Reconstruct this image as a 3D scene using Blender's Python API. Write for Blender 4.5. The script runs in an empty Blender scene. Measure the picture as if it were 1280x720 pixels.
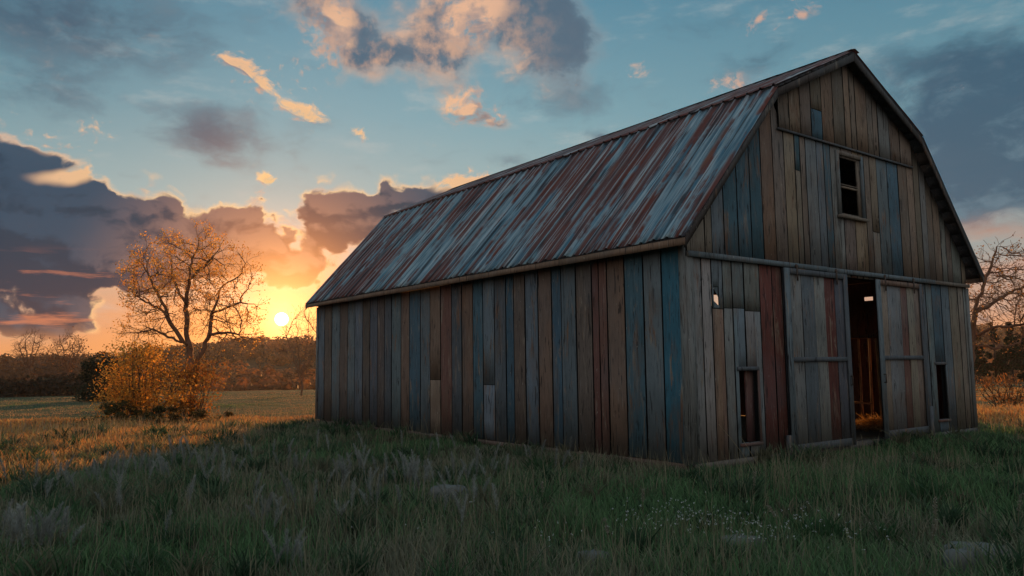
import bpy, math, random
import numpy as np
from mathutils import Matrix, Vector
random.seed(7); rng = np.random.default_rng(7)
C = bpy.context.scene.collection
R = math.radians
# ------------------------------------------------------------------ camera and measures
F, PITCH, ROLL, YAW = 969.12, 5.7147, -0.7046, -37.0891
BX, BY, ZC = 3.0461, 13.4763, 1.6901
W, L = 10.95, 15.91
OV, OG, OB = .376, .34, .25
HE, KX, HK, HR = 3.823, 2.531, 7.044, 8.459
BELT = 3.60
_t = R(PITCH); _r = R(ROLL)
fw = np.array([0, math.cos(_t), math.sin(_t)]); up0 = np.array([0, -math.sin(_t), math.cos(_t)]); rt0 = np.array([1., 0, 0])
rt = rt0*math.cos(_r)+up0*math.sin(_r); up = up0*math.cos(_r)-rt0*math.sin(_r)
CAM = np.array([0, 0, ZC])
def ray(px, py):
    d = fw+rt*((px-640)/F)+up*((360-py)/F)
    return d/np.linalg.norm(d)
def azel(px, py):
    d = ray(px, py); return math.degrees(math.atan2(d[0], d[1])), math.degrees(math.asin(d[2]))
def at(px, py, Y):
    d = ray(px, py); return CAM+d*(Y/d[1])
_a = R(YAW)
LX = np.array([math.cos(_a), -math.sin(_a), 0]); LY = np.array([math.sin(_a), math.cos(_a), 0]); B0 = np.array([BX, BY, 0])
def loc(p): q = np.asarray(p)-B0; return np.array([q@LX, q@LY, q[2]])
def wld(x, y, z): return B0+LX*x+LY*y+np.array([0, 0, z])
def front(px, py, y=0.):          # where a sight line meets the gable wall
    o = loc(CAM); d = ray(px, py); dl = np.array([d@LX, d@LY, d[2]])
    t = (y-o[1])/dl[1]; p = o+dl*t; return p[0], p[2]
def side(px, py, x=0.):
    o = loc(CAM); d = ray(px, py); dl = np.array([d@LX, d@LY, d[2]])
    t = (x-o[0])/dl[0]; p = o+dl*t; return p[1], p[2]

cam = bpy.data.cameras.new('camera'); co = bpy.data.objects.new('camera', cam); C.objects.link(co)
cam.sensor_width = 36; cam.lens = F/1280*36; cam.clip_start = .05; cam.clip_end = 6000
m = Matrix.Identity(4)
for i in range(3):
    m[i][0] = rt[i]; m[i][1] = up[i]; m[i][2] = -fw[i]; m[i][3] = CAM[i]
co.matrix_world = m
bpy.context.scene.camera = co

# ------------------------------------------------------------------ tags
def tag(o, label=None, cat=None, group=None, kind=None):
    if label: o['label'] = label
    if cat: o['category'] = cat
    if group: o['group'] = group
    if kind: o['kind'] = kind
    return o
def empty(name, l, rz=0):
    o = bpy.data.objects.new(name, None); C.objects.link(o); o.location = l; o.rotation_euler = (0, 0, rz); o.empty_display_size = .3
    return o

# ------------------------------------------------------------------ fast mesh building
def fast_mesh(name, V, faces_list, mat, parent=None, col=None, uv=None, smooth=False, loc_=(0, 0, 0)):
    """faces_list: list of int arrays (n,k)"""
    me = bpy.data.meshes.new(name)
    V = np.asarray(V, dtype=np.float32)
    me.vertices.add(len(V)); me.vertices.foreach_set('co', V.ravel())
    li = np.concatenate([f.ravel() for f in faces_list]).astype(np.int32)
    tot = np.concatenate([np.full(len(f), f.shape[1], np.int32) for f in faces_list])
    st = np.concatenate([[0], np.cumsum(tot)[:-1]]).astype(np.int32)
    me.loops.add(len(li)); me.loops.foreach_set('vertex_index', li)
    me.polygons.add(len(tot)); me.polygons.foreach_set('loop_start', st); me.polygons.foreach_set('loop_total', tot)
    if smooth: me.polygons.foreach_set('use_smooth', np.ones(len(tot), bool))
    if col is not None:
        a = me.color_attributes.new('bc', 'FLOAT_COLOR', 'POINT'); a.data.foreach_set('color', np.asarray(col, np.float32).ravel())
    if uv is not None:
        a = me.uv_layers.new(name='uv'); a.data.foreach_set('uv', np.asarray(uv, np.float32)[li].ravel())
    me.update(); me.validate()
    me.materials.append(mat)
    o = bpy.data.objects.new(name, me); C.objects.link(o); o.parent = parent; o.location = loc_
    return o

class MB:
    def __init__(s): s.v = []; s.f = {3: [], 4: []}; s.c = []; s.n = 0
    def poly(s, pts, faces, col=(.3, .3, .3, 0)):
        b = s.n; pts = [tuple(p) for p in pts]; s.v += pts; s.n += len(pts); s.c += [col]*len(pts)
        for f in faces: s.f[len(f)].append([b+i for i in f])
    def hexa(s, a, b, col=(.3, .3, .3, 0)):
        """a: four points of one end (ring), b: four of the other"""
        s.poly(list(a)+list(b), [(3, 2, 1, 0), (4, 5, 6, 7), (0, 1, 5, 4), (1, 2, 6, 5), (2, 3, 7, 6), (3, 0, 4, 7)], col)
    def box(s, x0, x1, y0, y1, z0, z1, col=(.3, .3, .3, 0)):
        s.hexa([(x0, y0, z0), (x1, y0, z0), (x1, y1, z0), (x0, y1, z0)], [(x0, y0, z1), (x1, y0, z1), (x1, y1, z1), (x0, y1, z1)], col)
    def tube(s, p, q, r0, r1, col=(.3, .3, .3, 0), n=8, cap=True):
        p = np.array(p, float); q = np.array(q, float); d = q-p; d /= np.linalg.norm(d)+1e-9
        a = np.cross(d, [0, 0, 1.]);
        if np.linalg.norm(a) < 1e-3: a = np.cross(d, [0, 1., 0])
        a /= np.linalg.norm(a); b = np.cross(d, a)
        P = []
        for c_, r in ((p, r0), (q, r1)):
            for k in range(n):
                t = 2*math.pi*k/n; P.append(tuple(c_+(a*math.cos(t)+b*math.sin(t))*r))
        fs = [(k, (k+1) % n, n+(k+1) % n, n+k) for k in range(n)]
        if cap:
            P += [tuple(p), tuple(q)]; fs += [((k+1) % n, k, 2*n) for k in range(n)]+[(n+k, n+(k+1) % n, 2*n+1) for k in range(n)]
        s.poly(P, fs, col)
    def build(s, name, mat, parent=None, smooth=False, loc_=(0, 0, 0)):
        fl = [np.array(s.f[k]) for k in (3, 4) if s.f[k]]
        o = fast_mesh(name, s.v, fl, mat, parent, s.c, None, smooth, loc_)
        return o

# ------------------------------------------------------------------ node helpers
class G:
    def __init__(s, tree): s.t = tree; s.L = tree.links
    def n(s, typ, ins=None, **kw):
        nd = s.t.nodes.new(typ)
        for k, v in kw.items(): setattr(nd, k, v)
        if ins:
            for k, v in ins.items(): s.put(nd.inputs[k], v)
        return nd
    def put(s, sock, v):
        if isinstance(v, bpy.types.NodeSocket): s.L.new(v, sock)
        elif v is not None: sock.default_value = v
    def m(s, op, a, b=None, c=None, clamp=False):
        nd = s.t.nodes.new('ShaderNodeMath'); nd.operation = op; nd.use_clamp = clamp
        for i, v in enumerate((a, b, c)):
            if v is not None: s.put(nd.inputs[i], v)
        return nd.outputs[0]
    def vm(s, op, a, b=None, c=None, sc=None):
        nd = s.t.nodes.new('ShaderNodeVectorMath'); nd.operation = op
        for i, v in enumerate((a, b, c)):
            if v is not None: s.put(nd.inputs[i], v)
        if sc is not None: s.put(nd.inputs['Scale'], sc)
        return nd.outputs['Value'] if op in ('DOT_PRODUCT', 'LENGTH', 'DISTANCE') else nd.outputs[0]
    def rng(s, v, a, b, c=0., d=1., smooth=True):
        nd = s.t.nodes.new('ShaderNodeMapRange'); nd.interpolation_type = 'SMOOTHSTEP' if smooth else 'LINEAR'
        for i, x in enumerate((v, a, b, c, d)): s.put(nd.inputs[i], x)
        return nd.outputs[0]
    def mix(s, f, a, b, mode='MIX'):
        nd = s.t.nodes.new('ShaderNodeMix'); nd.data_type = 'RGBA'; nd.blend_type = mode; nd.clamp_factor = True
        s.put(nd.inputs[0], f)
        for i, v in ((6, a), (7, b)):
            if not isinstance(v, bpy.types.NodeSocket): v = tuple(v)+(1,) if len(v) == 3 else v
            s.put(nd.inputs[i], v)
        return nd.outputs[2]
    def noise(s, vec, scale, detail=4, rough=.55, dist=0.):
        nd = s.n('ShaderNodeTexNoise', {'Vector': vec, 'Scale': scale, 'Detail': detail, 'Roughness': rough, 'Distortion': dist})
        return nd.outputs
    def map(s, vec, loc_=(0, 0, 0), rot=(0, 0, 0), sc=(1, 1, 1), typ='POINT'):
        nd = s.n('ShaderNodeMapping', {'Vector': vec, 'Location': loc_, 'Rotation': rot, 'Scale': sc}, vector_type=typ)
        return nd.outputs[0]
    def xyz(s, x=0., y=0., z=0.):
        return s.n('ShaderNodeCombineXYZ', {0: x, 1: y, 2: z}).outputs[0]
    def sep(s, v): return s.n('ShaderNodeSeparateXYZ', {0: v}).outputs
    def ramp(s, v, stops):
        nd = s.t.nodes.new('ShaderNodeValToRGB'); s.put(nd.inputs[0], v); e = nd.color_ramp.elements
        while len(e) < len(stops): e.new(.5)
        for k, (p, c) in enumerate(stops): e[k].position = p; e[k].color = tuple(c)+(1,)
        return nd.outputs[0]
def material(name):
    mt = bpy.data.materials.new(name); mt.use_nodes = True; mt.node_tree.nodes.clear()
    g = G(mt.node_tree); out = g.n('ShaderNodeOutputMaterial')
    return mt, g, out
def lin(r, g_, b): return tuple((c/255/12.92) if c/255 <= .04045 else ((c/255+.055)/1.055)**2.4 for c in (r, g_, b))

# ------------------------------------------------------------------ materials
def mat_boards(name, peel=.5, spec=.25, grain=1.):
    mt, g, out = material(name)
    oc = g.n('ShaderNodeTexCoord').outputs['Object']
    at_ = g.n('ShaderNodeAttribute', attribute_name='bc'); col, seed = at_.outputs['Color'], at_.outputs['Alpha']
    off = g.vm('ADD', oc, g.xyz(g.m('MULTIPLY', seed, 37.), g.m('MULTIPLY', seed, 71.), g.m('MULTIPLY', seed, 53.)))
    v1 = g.map(off, sc=(1, 1, .06)); fine = g.noise(v1, 42., 5, .65, .3)[0]          # grain
    v2 = g.map(off, sc=(1, 1, .16)); worn = g.noise(v2, 6.5, 7, .68, .6)[0]          # worn patches
    v3 = g.map(off, sc=(1, 1, .45)); blot = g.noise(v3, 2.2, 5, .6)[0]
    v4 = g.map(off, sc=(1, 1, .1)); crack = g.noise(v4, 16., 4, .6, 1.2)[0]
    wood = g.mix(g.rng(fine, .35, .7), (.20, .150, .112), (.40, .335, .27))
    rust = g.mix(g.rng(blot, .4, .62), wood, (.26, .135, .085))
    pm = g.rng(worn, .50+.12*(1-peel), .64+.12*(1-peel))
    c = g.mix(pm, col, rust)
    c = g.mix(g.rng(blot, .38, .7, 0., .45), c, (.60, .60, .58), 'MULTIPLY')
    c = g.mix(g.m('MULTIPLY', g.rng(fine, .48, .28), .75*grain), c, (.045, .035, .03))
    c = g.mix(g.m('MULTIPLY', g.rng(fine, .58, .78), .45), c, (.50, .46, .42))
    cr = g.rng(crack, .425, .36)
    c = g.mix(g.m('MULTIPLY', cr, .75), c, (.02, .015, .015))
    pa = g.noise(g.map(oc, sc=(1, 1, .5)), .9, 5, .6)[0]; pb = g.noise(g.map(oc, loc_=(9, 4, 2), sc=(1, 1, .35)), 1.6, 6, .65)[0]
    c = g.mix(g.rng(pa, .50, .62, 0., .2), c, (.085, .115, .135)); c = g.mix(g.rng(pb, .54, .66, 0., .4), c, (.17, .115, .085))
    spk = g.noise(g.map(off, sc=(1, 1, .35)), 30., 3, .5)[0]
    c = g.mix(g.m('MULTIPLY', g.rng(spk, .70, .76), .6), c, (.55, .50, .42))
    mould = g.noise(g.map(oc, sc=(1, 1, .5)), 1.1, 4, .6)[0]
    z = g.sep(oc)[2]
    low = g.rng(g.m('ADD', z, g.m('MULTIPLY', mould, .9)), .95, .45)                  # splash dirt along the foot of the boards
    c = g.mix(g.m('MULTIPLY', low, .4), c, (.09, .075, .06))
    lum = g.sep(g.vm('ADD', col, (0., 0., 0.)))[0]; c = g.mix(g.m('LESS_THAN', lum, .018), c, col)
    hgt = g.m('ADD', g.m('MULTIPLY', fine, .6), g.m('ADD', g.m('MULTIPLY', crack, .9), g.m('MULTIPLY', pm, -.3)))
    bmp = g.n('ShaderNodeBump', {'Strength': .7, 'Distance': .012, 'Height': hgt})
    bs = g.n('ShaderNodeBsdfPrincipled', {'Base Color': c, 'Roughness': .85, 'Normal': bmp.outputs[0], 'Specular IOR Level': spec})
    g.L.new(bs.outputs[0], out.inputs[0]); return mt
M = {}
M['board'] = mat_boards('weathered_painted_boards', .7)
M['wood'] = mat_boards('weathered_wood', .55)
M['dark_wood'] = mat_boards('old_inner_wood', .4, .15)

def mat_roof(name='rusted_metal_roof', rb=0.):
    mt, g, out = material(name)
    uv = g.n('ShaderNodeUVMap', uv_map='uv').outputs[0]
    at_ = g.n('ShaderNodeAttribute', attribute_name='bc'); seed = at_.outputs['Alpha']; base = at_.outputs['Color']
    su = g.vm('ADD', uv, g.xyz(g.m('MULTIPLY', seed, 3.), g.m('MULTIPLY', seed, 31.), 0.))
    RB = (L+OG+OB)/round((L+OG+OB)/.30); su_ = g.sep(uv)
    uq = g.m('FLOOR', g.m('MULTIPLY', g.m('DIVIDE', g.m('ADD', su_[0], OG-.021), RB), 3.)); wv = g.m('MULTIPLY', uq, 4.37)
    strip = g.xyz(wv, g.m('MULTIPLY', su_[1], .42), 0.); sA = g.noise(strip, 1., 5, .62)[0]; sB = g.noise(g.vm('ADD', strip, (51., 7., 3.)), 1., 3, .5)[0]
    st = g.noise(g.map(uv, sc=(1, .018, 1)), 6., 6, .72, 0.)[0]
    st = g.m('ADD', g.m('MULTIPLY', st, .35), g.m('MULTIPLY', sA, .65))
    st2 = g.noise(g.map(uv, loc_=(7, 3, 0), sc=(1, .012, 1)), 13., 4, .7, 0.)[0]
    st2 = g.m('ADD', g.m('MULTIPLY', st2, .4), g.m('MULTIPLY', sB, .6))
    pat = g.noise(g.map(uv, loc_=(2, 9, 0), sc=(1, .28, 1)), .8, 6, .65, 0.)[0]
    chan = g.noise(g.map(su, sc=(1, .10, 1)), 2., 5, .7)[0]
    c = g.ramp(st2, [(.30, lin(50, 92, 108)), (.42, lin(76, 130, 152)), (.50, lin(176, 194, 200)), (.58, lin(72, 116, 134)), (.72, lin(206, 212, 212))])
    c = g.mix(.35, c, base)
    r = g.ramp(st, [(.36, lin(70, 42, 38)), (.48, lin(120, 62, 50)), (.56, lin(104, 74, 74)), (.70, lin(150, 92, 66))])
    rm = g.m('ADD', g.m('ADD', g.m('MULTIPLY', st, .9), g.m('MULTIPLY', pat, .9)), g.m('MULTIPLY', chan, .7))
    msk = g.rng(rm, 1.20-rb, 1.29-rb)
    c = g.mix(msk, c, r)
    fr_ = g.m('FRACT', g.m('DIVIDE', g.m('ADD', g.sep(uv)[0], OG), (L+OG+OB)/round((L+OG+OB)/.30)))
    crest = g.m('MULTIPLY', g.rng(fr_, .20, .25), g.rng(fr_, .40, .35)); rib_shade_dirt = g.m('MULTIPLY', g.rng(fr_, .40, .44), g.rng(fr_, .56, .47))  # painted highlight on worn rib crests; painted shadow and dirt line beside them
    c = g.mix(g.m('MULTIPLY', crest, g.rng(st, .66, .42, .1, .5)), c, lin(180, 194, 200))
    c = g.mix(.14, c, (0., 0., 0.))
    c = g.mix(g.m('MULTIPLY', rib_shade_dirt, .75), c, lin(46, 40, 44))
    white = g.rng(g.noise(g.map(uv, loc_=(1, 5, 0), sc=(1, .012, 1)), 14., 4, .6)[0], .57, .62)
    c = g.mix(g.m('MULTIPLY', white, .8), c, lin(176, 190, 196))
    dk = g.rng(g.noise(g.map(uv, loc_=(4, 2, 0), sc=(1, .03, 1)), 9., 4, .6)[0], .45, .39)
    c = g.mix(g.m('MULTIPLY', dk, .8), c, lin(40, 38, 44))
    tn = g.sep(uv)[1]
    bmp = g.n('ShaderNodeBump', {'Strength': .35, 'Distance': .01, 'Height': g.m('ADD', st2, msk)})
    bs = g.n('ShaderNodeBsdfPrincipled', {'Base Color': c, 'Roughness': g.rng(msk, 0., 1., .42, .8), 'Metallic': g.rng(msk, 0, 1, .35, 0.), 'Normal': bmp.outputs[0], 'Specular IOR Level': .4})
    g.L.new(bs.outputs[0], out.inputs[0]); return mt
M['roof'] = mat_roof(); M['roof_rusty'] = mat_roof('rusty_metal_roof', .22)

def mat_simple(name, col, rough=.8, metal=0., nscale=8., amt=.35, bump=.3, coord='Object'):
    mt, g, out = material(name)
    oc = g.n('ShaderNodeTexCoord').outputs[coord]
    nz = g.noise(oc, nscale, 6, .65)[0]
    c = g.mix(g.m('MULTIPLY', g.rng(nz, .35, .7), amt), col, tuple(x*.35 for x in col))
    bmp = g.n('ShaderNodeBump', {'Strength': bump, 'Distance': .02, 'Height': nz})
    bs = g.n('ShaderNodeBsdfPrincipled', {'Base Color': c, 'Roughness': rough, 'Metallic': metal, 'Normal': bmp.outputs[0]})
    g.L.new(bs.outputs[0], out.inputs[0]); return mt
M['iron'] = mat_simple('rusty_iron', (.09, .055, .04), .7, .4, 30)
M['stone'] = mat_simple('field_stone', (.20, .17, .15), .95, 0, 5, .6, .8)
M['rock'] = mat_simple('pale_flat_stone', (.17, .17, .155), .95, 0, 6, .6, .8)
M['bark'] = mat_simple('bark', (.065, .045, .033), .9, 0, 20, .5, .8)
M['bark_warm'] = mat_simple('bark_warm', (.24, .12, .065), .9, 0, 20, .4, .8)
M['bark_light'] = mat_simple('bark_light', (.12, .09, .07), .9, 0, 20, .5, .8)

def mat_leaf(name, trans=.5, var=.5, rough=.6, mul=1.):
    mt, g, out = material(name)
    at_ = g.n('ShaderNodeAttribute', attribute_name='bc')
    c = at_.outputs['Color']
    d = g.n('ShaderNodeBsdfPrincipled', {'Base Color': c, 'Roughness': rough, 'Specular IOR Level': .25})
    t = g.n('ShaderNodeBsdfTranslucent', {'Color': c})
    mx = g.n('ShaderNodeMixShader', {0: trans}); g.L.new(d.outputs[0], mx.inputs[1]); g.L.new(t.outputs[0], mx.inputs[2])
    g.L.new(mx.outputs[0], out.inputs[0]); return mt
M['leaf_lit'] = mat_leaf('thin_leaves', .72)
M['leaf'] = mat_leaf('leaves', .5)
M['grass'] = mat_leaf('grass_blades', .45, rough=.7)
M['needle'] = mat_leaf('dense_foliage', .15, rough=.8)

def mat_ground():
    mt, g, out = material('meadow_soil')
    p = g.n('ShaderNodeNewGeometry').outputs['Position']
    n1 = g.noise(p, .35, 6, .6)[0]; n2 = g.noise(p, 3., 6, .7)[0]; n3 = g.noise(p, 18., 4, .6)[0]
    c = g.mix(g.rng(n1, .4, .6), (.05, .06, .03), (.10, .08, .05))
    c = g.mix(g.rng(n2, .45, .65, 0, .6), c, (.06, .05, .03))
    c = g.mix(g.rng(n3, .5, .7, 0, .5), c, (.12, .10, .06))
    # mown field to the far left and right
    yy = g.sep(p)[1]
    band = g.noise(g.map(p, sc=(.02, .35, 1)), 1., 4, .5)[0]
    fc = g.mix(g.rng(band, .42, .58), (.045, .08, .04), (.085, .095, .05))
    c = g.mix(g.rng(yy, 28., 31.), c, fc)
    c = g.mix(g.rng(yy, 66., 74.), c, (.055, .042, .02))
    bmp = g.n('ShaderNodeBump', {'Strength': .8, 'Distance': .05, 'Height': g.m('ADD', n2, g.m('MULTIPLY', n3, .5))})
    bs = g.n('ShaderNodeBsdfPrincipled', {'Base Color': c, 'Roughness': 1., 'Normal': bmp.outputs[0], 'Specular IOR Level': .1})
    g.L.new(bs.outputs[0], out.inputs[0]); return mt
M['ground'] = mat_ground()

# ------------------------------------------------------------------ terrain
def vnoise(x, y, s, seed=0):
    x = np.asarray(x, float)/s+seed*17.3; y = np.asarray(y, float)/s-seed*9.1
    xi = np.floor(x).astype(np.int64); yi = np.floor(y).astype(np.int64); fx = x-xi; fy = y-yi
    fx = fx*fx*(3-2*fx); fy = fy*fy*(3-2*fy)
    def h(a, b):
        n = (a*374761393+b*668265263+seed*974711) & 0xffffffff
        n = ((n ^ (n >> 13))*1274126177) & 0xffffffff
        return ((n ^ (n >> 16)) & 0xffff)/65535.
    return (h(xi, yi)*(1-fx)+h(xi+1, yi)*fx)*(1-fy)+(h(xi, yi+1)*(1-fx)+h(xi+1, yi+1)*fx)*fy
def sst(x, a, b):
    t = np.clip((np.asarray(x, float)-a)/(b-a), 0, 1); return t*t*(3-2*t)
def barn_dist(x, y):
    lx = (x-BX)*LX[0]+(y-BY)*LX[1]; ly = (x-BX)*LY[0]+(y-BY)*LY[1]
    dx = np.maximum(np.maximum(-lx, lx-W), 0); dy = np.maximum(np.maximum(-ly, ly-L), 0)
    return np.hypot(dx, dy)
def height(x, y):
    x = np.asarray(x, float); y = np.asarray(y, float)
    r = np.hypot(x, y); az = np.degrees(np.arctan2(x, y))
    z = -.16+0*x
    z = z+(vnoise(x, y, 3.5, 1)-.5)*.16*sst(barn_dist(x, y), .3, 2.5)+(vnoise(x, y, 1.1, 2)-.5)*.06
    z = z+(vnoise(x, y, 9, 3)-.5)*.25*sst(barn_dist(x, y), 1, 6)*sst(r, 3, 8)
    # the ground sinks a little into a shallow valley, then hills rise
    z = z-3.2*sst(r, 62, 150)
    el = .55+1.15*sst(az, -31, -17)+.35*np.sin(az*.31+1.)*.5+.4*(vnoise(az+200, az*0, 6., 5)-.5)
    z = z+(np.tan(np.radians(el))*430+3.2)*sst(r, 130, 430)+(vnoise(x, y, 70, 6)-.5)*3*sst(r, 120, 250)
    z = z-30*sst(r, 480, 1500)
    return z
na = 300; rad = np.concatenate([[0.], np.geomspace(1.2, 3500, 190)])
A, RR = np.meshgrid(np.linspace(0, 2*math.pi, na, endpoint=False), rad[1:])
gx = RR*np.sin(A); gy = RR*np.cos(A); gz = height(gx, gy)
V = np.concatenate([[[0, 0, float(height(0, 0))]], np.stack([gx, gy, gz], -1).reshape(-1, 3)])
i, j = np.meshgrid(np.arange(len(rad)-2), np.arange(na), indexing='ij'); j2 = (j+1) % na
q = np.stack([1+i*na+j, 1+i*na+j2, 1+(i+1)*na+j2, 1+(i+1)*na+j], -1).reshape(-1, 4)[:, ::-1]
tri = np.stack([np.zeros(na, int), 1+(np.arange(na)+1) % na, 1+np.arange(na)], -1)[:, ::-1]
o = fast_mesh('ground', V, [tri, q], M['ground'], smooth=True)
tag(o, 'rough meadow ground around the barn running out to far hills', 'ground', kind='structure')

# ------------------------------------------------------------------ barn
barn = empty('barn', (BX, BY, 0), -_a)
tag(barn, 'weathered gambrel roofed wooden barn with faded blue and brown boards', 'barn')
WL = {  # (u along wall, w outward, z)
 'left': lambda u, w, z: (-w, u, z), 'front': lambda u, w, z: (u, -w, z), 'right': lambda u, w, z: (W+w, u, z), 'back': lambda u, w, z: (u, L+w, z)}
PAL = {k: tuple(x*.98 for x in v) for k, v in {'b': (.085, .155, .205), 'B': (.06, .175, .26), 'g': (.235, .235, .225), 'l': (.33, .31, .28), 'n': (.26, .205, .16), 'N': (.33, .245, .175),
       'k': (.165, .125, .105), 'r': (.20, .095, .075), 'R': (.16, .05, .04), 'd': (.12, .13, .145), 's': (.17, .205, .225), 't': (.25, .155, .115)}.items()}
def jit(c, a=.14):
    k = 1+random.uniform(-a, a); return tuple(max(0, x*k*(1+random.uniform(-.05, .05))) for x in PAL[c])+(random.random(),)
def board(mb, wall, u0, u1, z0, z1a, z1b, w=0., t=.026, col=(.3, .3, .3, 0), lean=0.):
    P = WL[wall]; n = 3; ja = [random.uniform(-.004, .004) for _ in range(4)]
    zt = lambda u: z1a+(z1b-z1a)*(u-u0)/(u1-u0)
    # several heights so that the edges wander like sawn boards do
    zs = [0, .33, .66, 1.]; rings = []
    for k, s in enumerate(zs):
        a0 = u0+ja[k] if 0 < k < 3 else u0; a1 = u1+ja[(k+1) % 4] if 0 < k < 3 else u1
        a0 += lean*s; a1 += lean*s; dw = random.uniform(-.003, .003)
        z_0 = z0+(z1a-z0)*s; z_1 = z0+(z1b-z0)*s
        rings.append([P(a0, w+dw, z_0), P(a1, w+dw, z_1), P(a1, w+t+dw, z_1), P(a0, w+t+dw, z_0)])
    for k in range(3): mb_ring(mb, rings[k], rings[k+1], col, k == 0, k == 2)
def mb_ring(mb, a, b, col, cap0, cap1):
    fs = [(0, 1, 5, 4), (2, 3, 7, 6)]
    mb.poly(list(a)+list(b), [(1, 2, 6, 5), (3, 0, 4, 7)], (.014, .012, .011, col[3]))      # sawn edges coloured near-black to paint shade into the gaps
    if cap0: fs.append((3, 2, 1, 0))
    if cap1: fs.append((4, 5, 6, 7))
    mb.poly(list(a)+list(b), fs, col)
def boards(mb, wall, bounds, cols, zlo, zhi, openings=(), w=0., gap=.032, cuts={}, tilt=.004):
    """bounds ascending; zhi(u) gives the top; openings (u0,u1,z0,z1); cuts {index:(z, other colour)}"""
    for k in range(len(bounds)-1):
        a, b = bounds[k]+gap/2, bounds[k+1]-gap/2
        col = jit(cols[k]) if isinstance(cols[k], str) else cols[k]
        ww = w+random.uniform(0, .010)
        zb = zlo-abs(random.gauss(0, .025)) if zlo < .3 else zlo
        edges = sorted({a, b}|{e for o_ in openings for e in o_[:2] if a+.01 < e < b-.01})
        for a_, b_ in zip(edges, edges[1:]):
            mid = (a_+b_)/2; segs = [(zb, None)]
            for o_ in openings:
                if o_[0]-1e-3 < mid < o_[1]+1e-3:
                    ns = []
                    for s0, s1 in segs:
                        top = s1 if s1 is not None else 99
                        if o_[2] > s0+.02: ns.append((s0, o_[2]))
                        if o_[3] < top: ns.append((o_[3], s1))
                    segs = ns
            for s0, s1 in segs:
                ta, tb = (zhi(a_), zhi(b_)) if s1 is None else (s1, s1)
                if max(ta, tb) < s0+.02: continue
                if k in cuts and s0 < cuts[k][0] < min(ta, tb):
                    cz, cc = cuts[k]
                    board(mb, wall, a_, b_, s0, cz-.006, cz-.006, ww, col=jit(cc)); board(mb, wall, a_, b_, cz+.006, ta, tb, ww+.004, col=col)
                else: board(mb, wall, a_, b_, s0, max(ta, s0+.01), max(tb, s0+.01), ww, col=col)
def gable_top(u):
    u = min(max(u, 0), W); u = min(u, W-u)
    if u < KX: return HE+(HK-HE)*u/KX+.16-.0   # under the deck
    return HK+(HR-HK)*(u-KX)/(W/2-KX)+.0
# the roof planes run from the eave (-OV,HE) to the knee (KX,HK) and the ridge
EX = -OV
def roof_z(u):
    u = min(u, W-u)
    if u < KX: return HE+(HK-HE)*(u-EX)/(KX-EX)
    return HK+(HR-HK)*(u-KX)/(W/2-KX)
wall_top = lambda u: roof_z(u)-.10

# --- left long wall, board joints read off the photograph
lb = [62, 84, 100, 118, 136, 152, 170, 186, 203, 219, 235, 256, 275, 300, 322, 346, 371, 394, 419, 442, 468, 494, 512, 538, 567, 598, 620, 654, 690, 706, 725, 765, 808, 850, 893]
lc = ['s', 'n', 'g', 'n', 's', 's', 'n', 'd', 'n', 'd', 'g', 'N', 'b', 'g', 'N', 'r', 'd', 't', 'b', 's', 'd', 'b', 'n', 's', 't', 'b', 'g', 'n', 'r', 'r', 't', 'b', 's', 'B']
lc = [{'n': 'k', 'N': 't', 'g': 's'}.get(c_, c_) for c_ in lc]
ub = [side(360+x/1.8, 200+(440+.10*(x-62))/1.8)[0] for x in lb]
ub[0] = L; ub[-1] = .0
ub = ub[::-1]; lc = lc[::-1]
idx = len(lc)-1
mb = MB()
boards(mb, 'left', ub, lc, 0., lambda u: HE+.33, cuts={idx-14: (1.35, lc[idx-14]), idx-19: (1.25, lc[idx-19])}, gap=.036)
wl = mb.build('wall', M['board'], barn); wl['label'] = 'long side wall of faded blue, brown and grey vertical boards'

# --- front gable wall
DO = (front(1058, 450)[0], front(1106, 450)[0])           # doorway
door_top = BELT-.10
sl0 = front(922, 462); sl1 = front(948, 553)
o_left = (sl0[0], sl1[0], front(935, 553)[1], front(935, 463)[1])
sr0 = front(1168, 456); sr1 = front(1184, 522)
o_right = (sr0[0], sr1[0], front(1176, 524)[1], front(1176, 456)[1])
win = (front(1047, 235)[0], front(1074, 235)[0], front(1060, 270)[1], front(1060, 198)[1])
slit = (front(890.3, 370)[0], front(897., 370)[0], front(894, 382)[1], front(894, 358)[1])
f_open = [(DO[0], DO[1], .0, door_top), o_left, o_right]
fb = [front(840+x/2.4, 404)[0] for x in (62, 88, 118, 152, 180, 215, 262, 300, 330, 345)]
fb[0] = 0.
x = fb[-1]; cols = ['g', 'l', 's', 'g', 's', 'g', 'R', 'R', 'd']
while x < front(1160, 404)[0]-.2:
    x += random.uniform(.2, .3); fb.append(x); cols.append(random.choice('ngrd'))
fr = [front(840+x_/2.4, 404)[0] for x_ in (762, 780, 808, 832, 858, 874)]+[W]
fb[-1] = fr[0]; fb += fr[1:]; cols += ['s', 'b', 's', 'n', 'n', 'g']
cutz = front(895, 386)[1]
mb = MB()
boards(mb, 'front', fb, cols, 0., lambda u: BELT, f_open+[slit], cuts={2: (cutz, 't'), 3: (cutz+.02, 'g'), 4: (cutz+.03, 's'), 5: (cutz-.01, 'g')})
# sharp ends of the splinter hole
u0, u1, z0, z1 = slit
mb.poly([(u0, -.012, z1), (u1, -.012, z1), (u1, -.012, z1-.20), (u0, -.014, z0), (u1, -.014, z0), (u0, -.014, z0+.10)], [(0, 1, 2), (3, 4, 5)], PAL['s']+(.3,))
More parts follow.
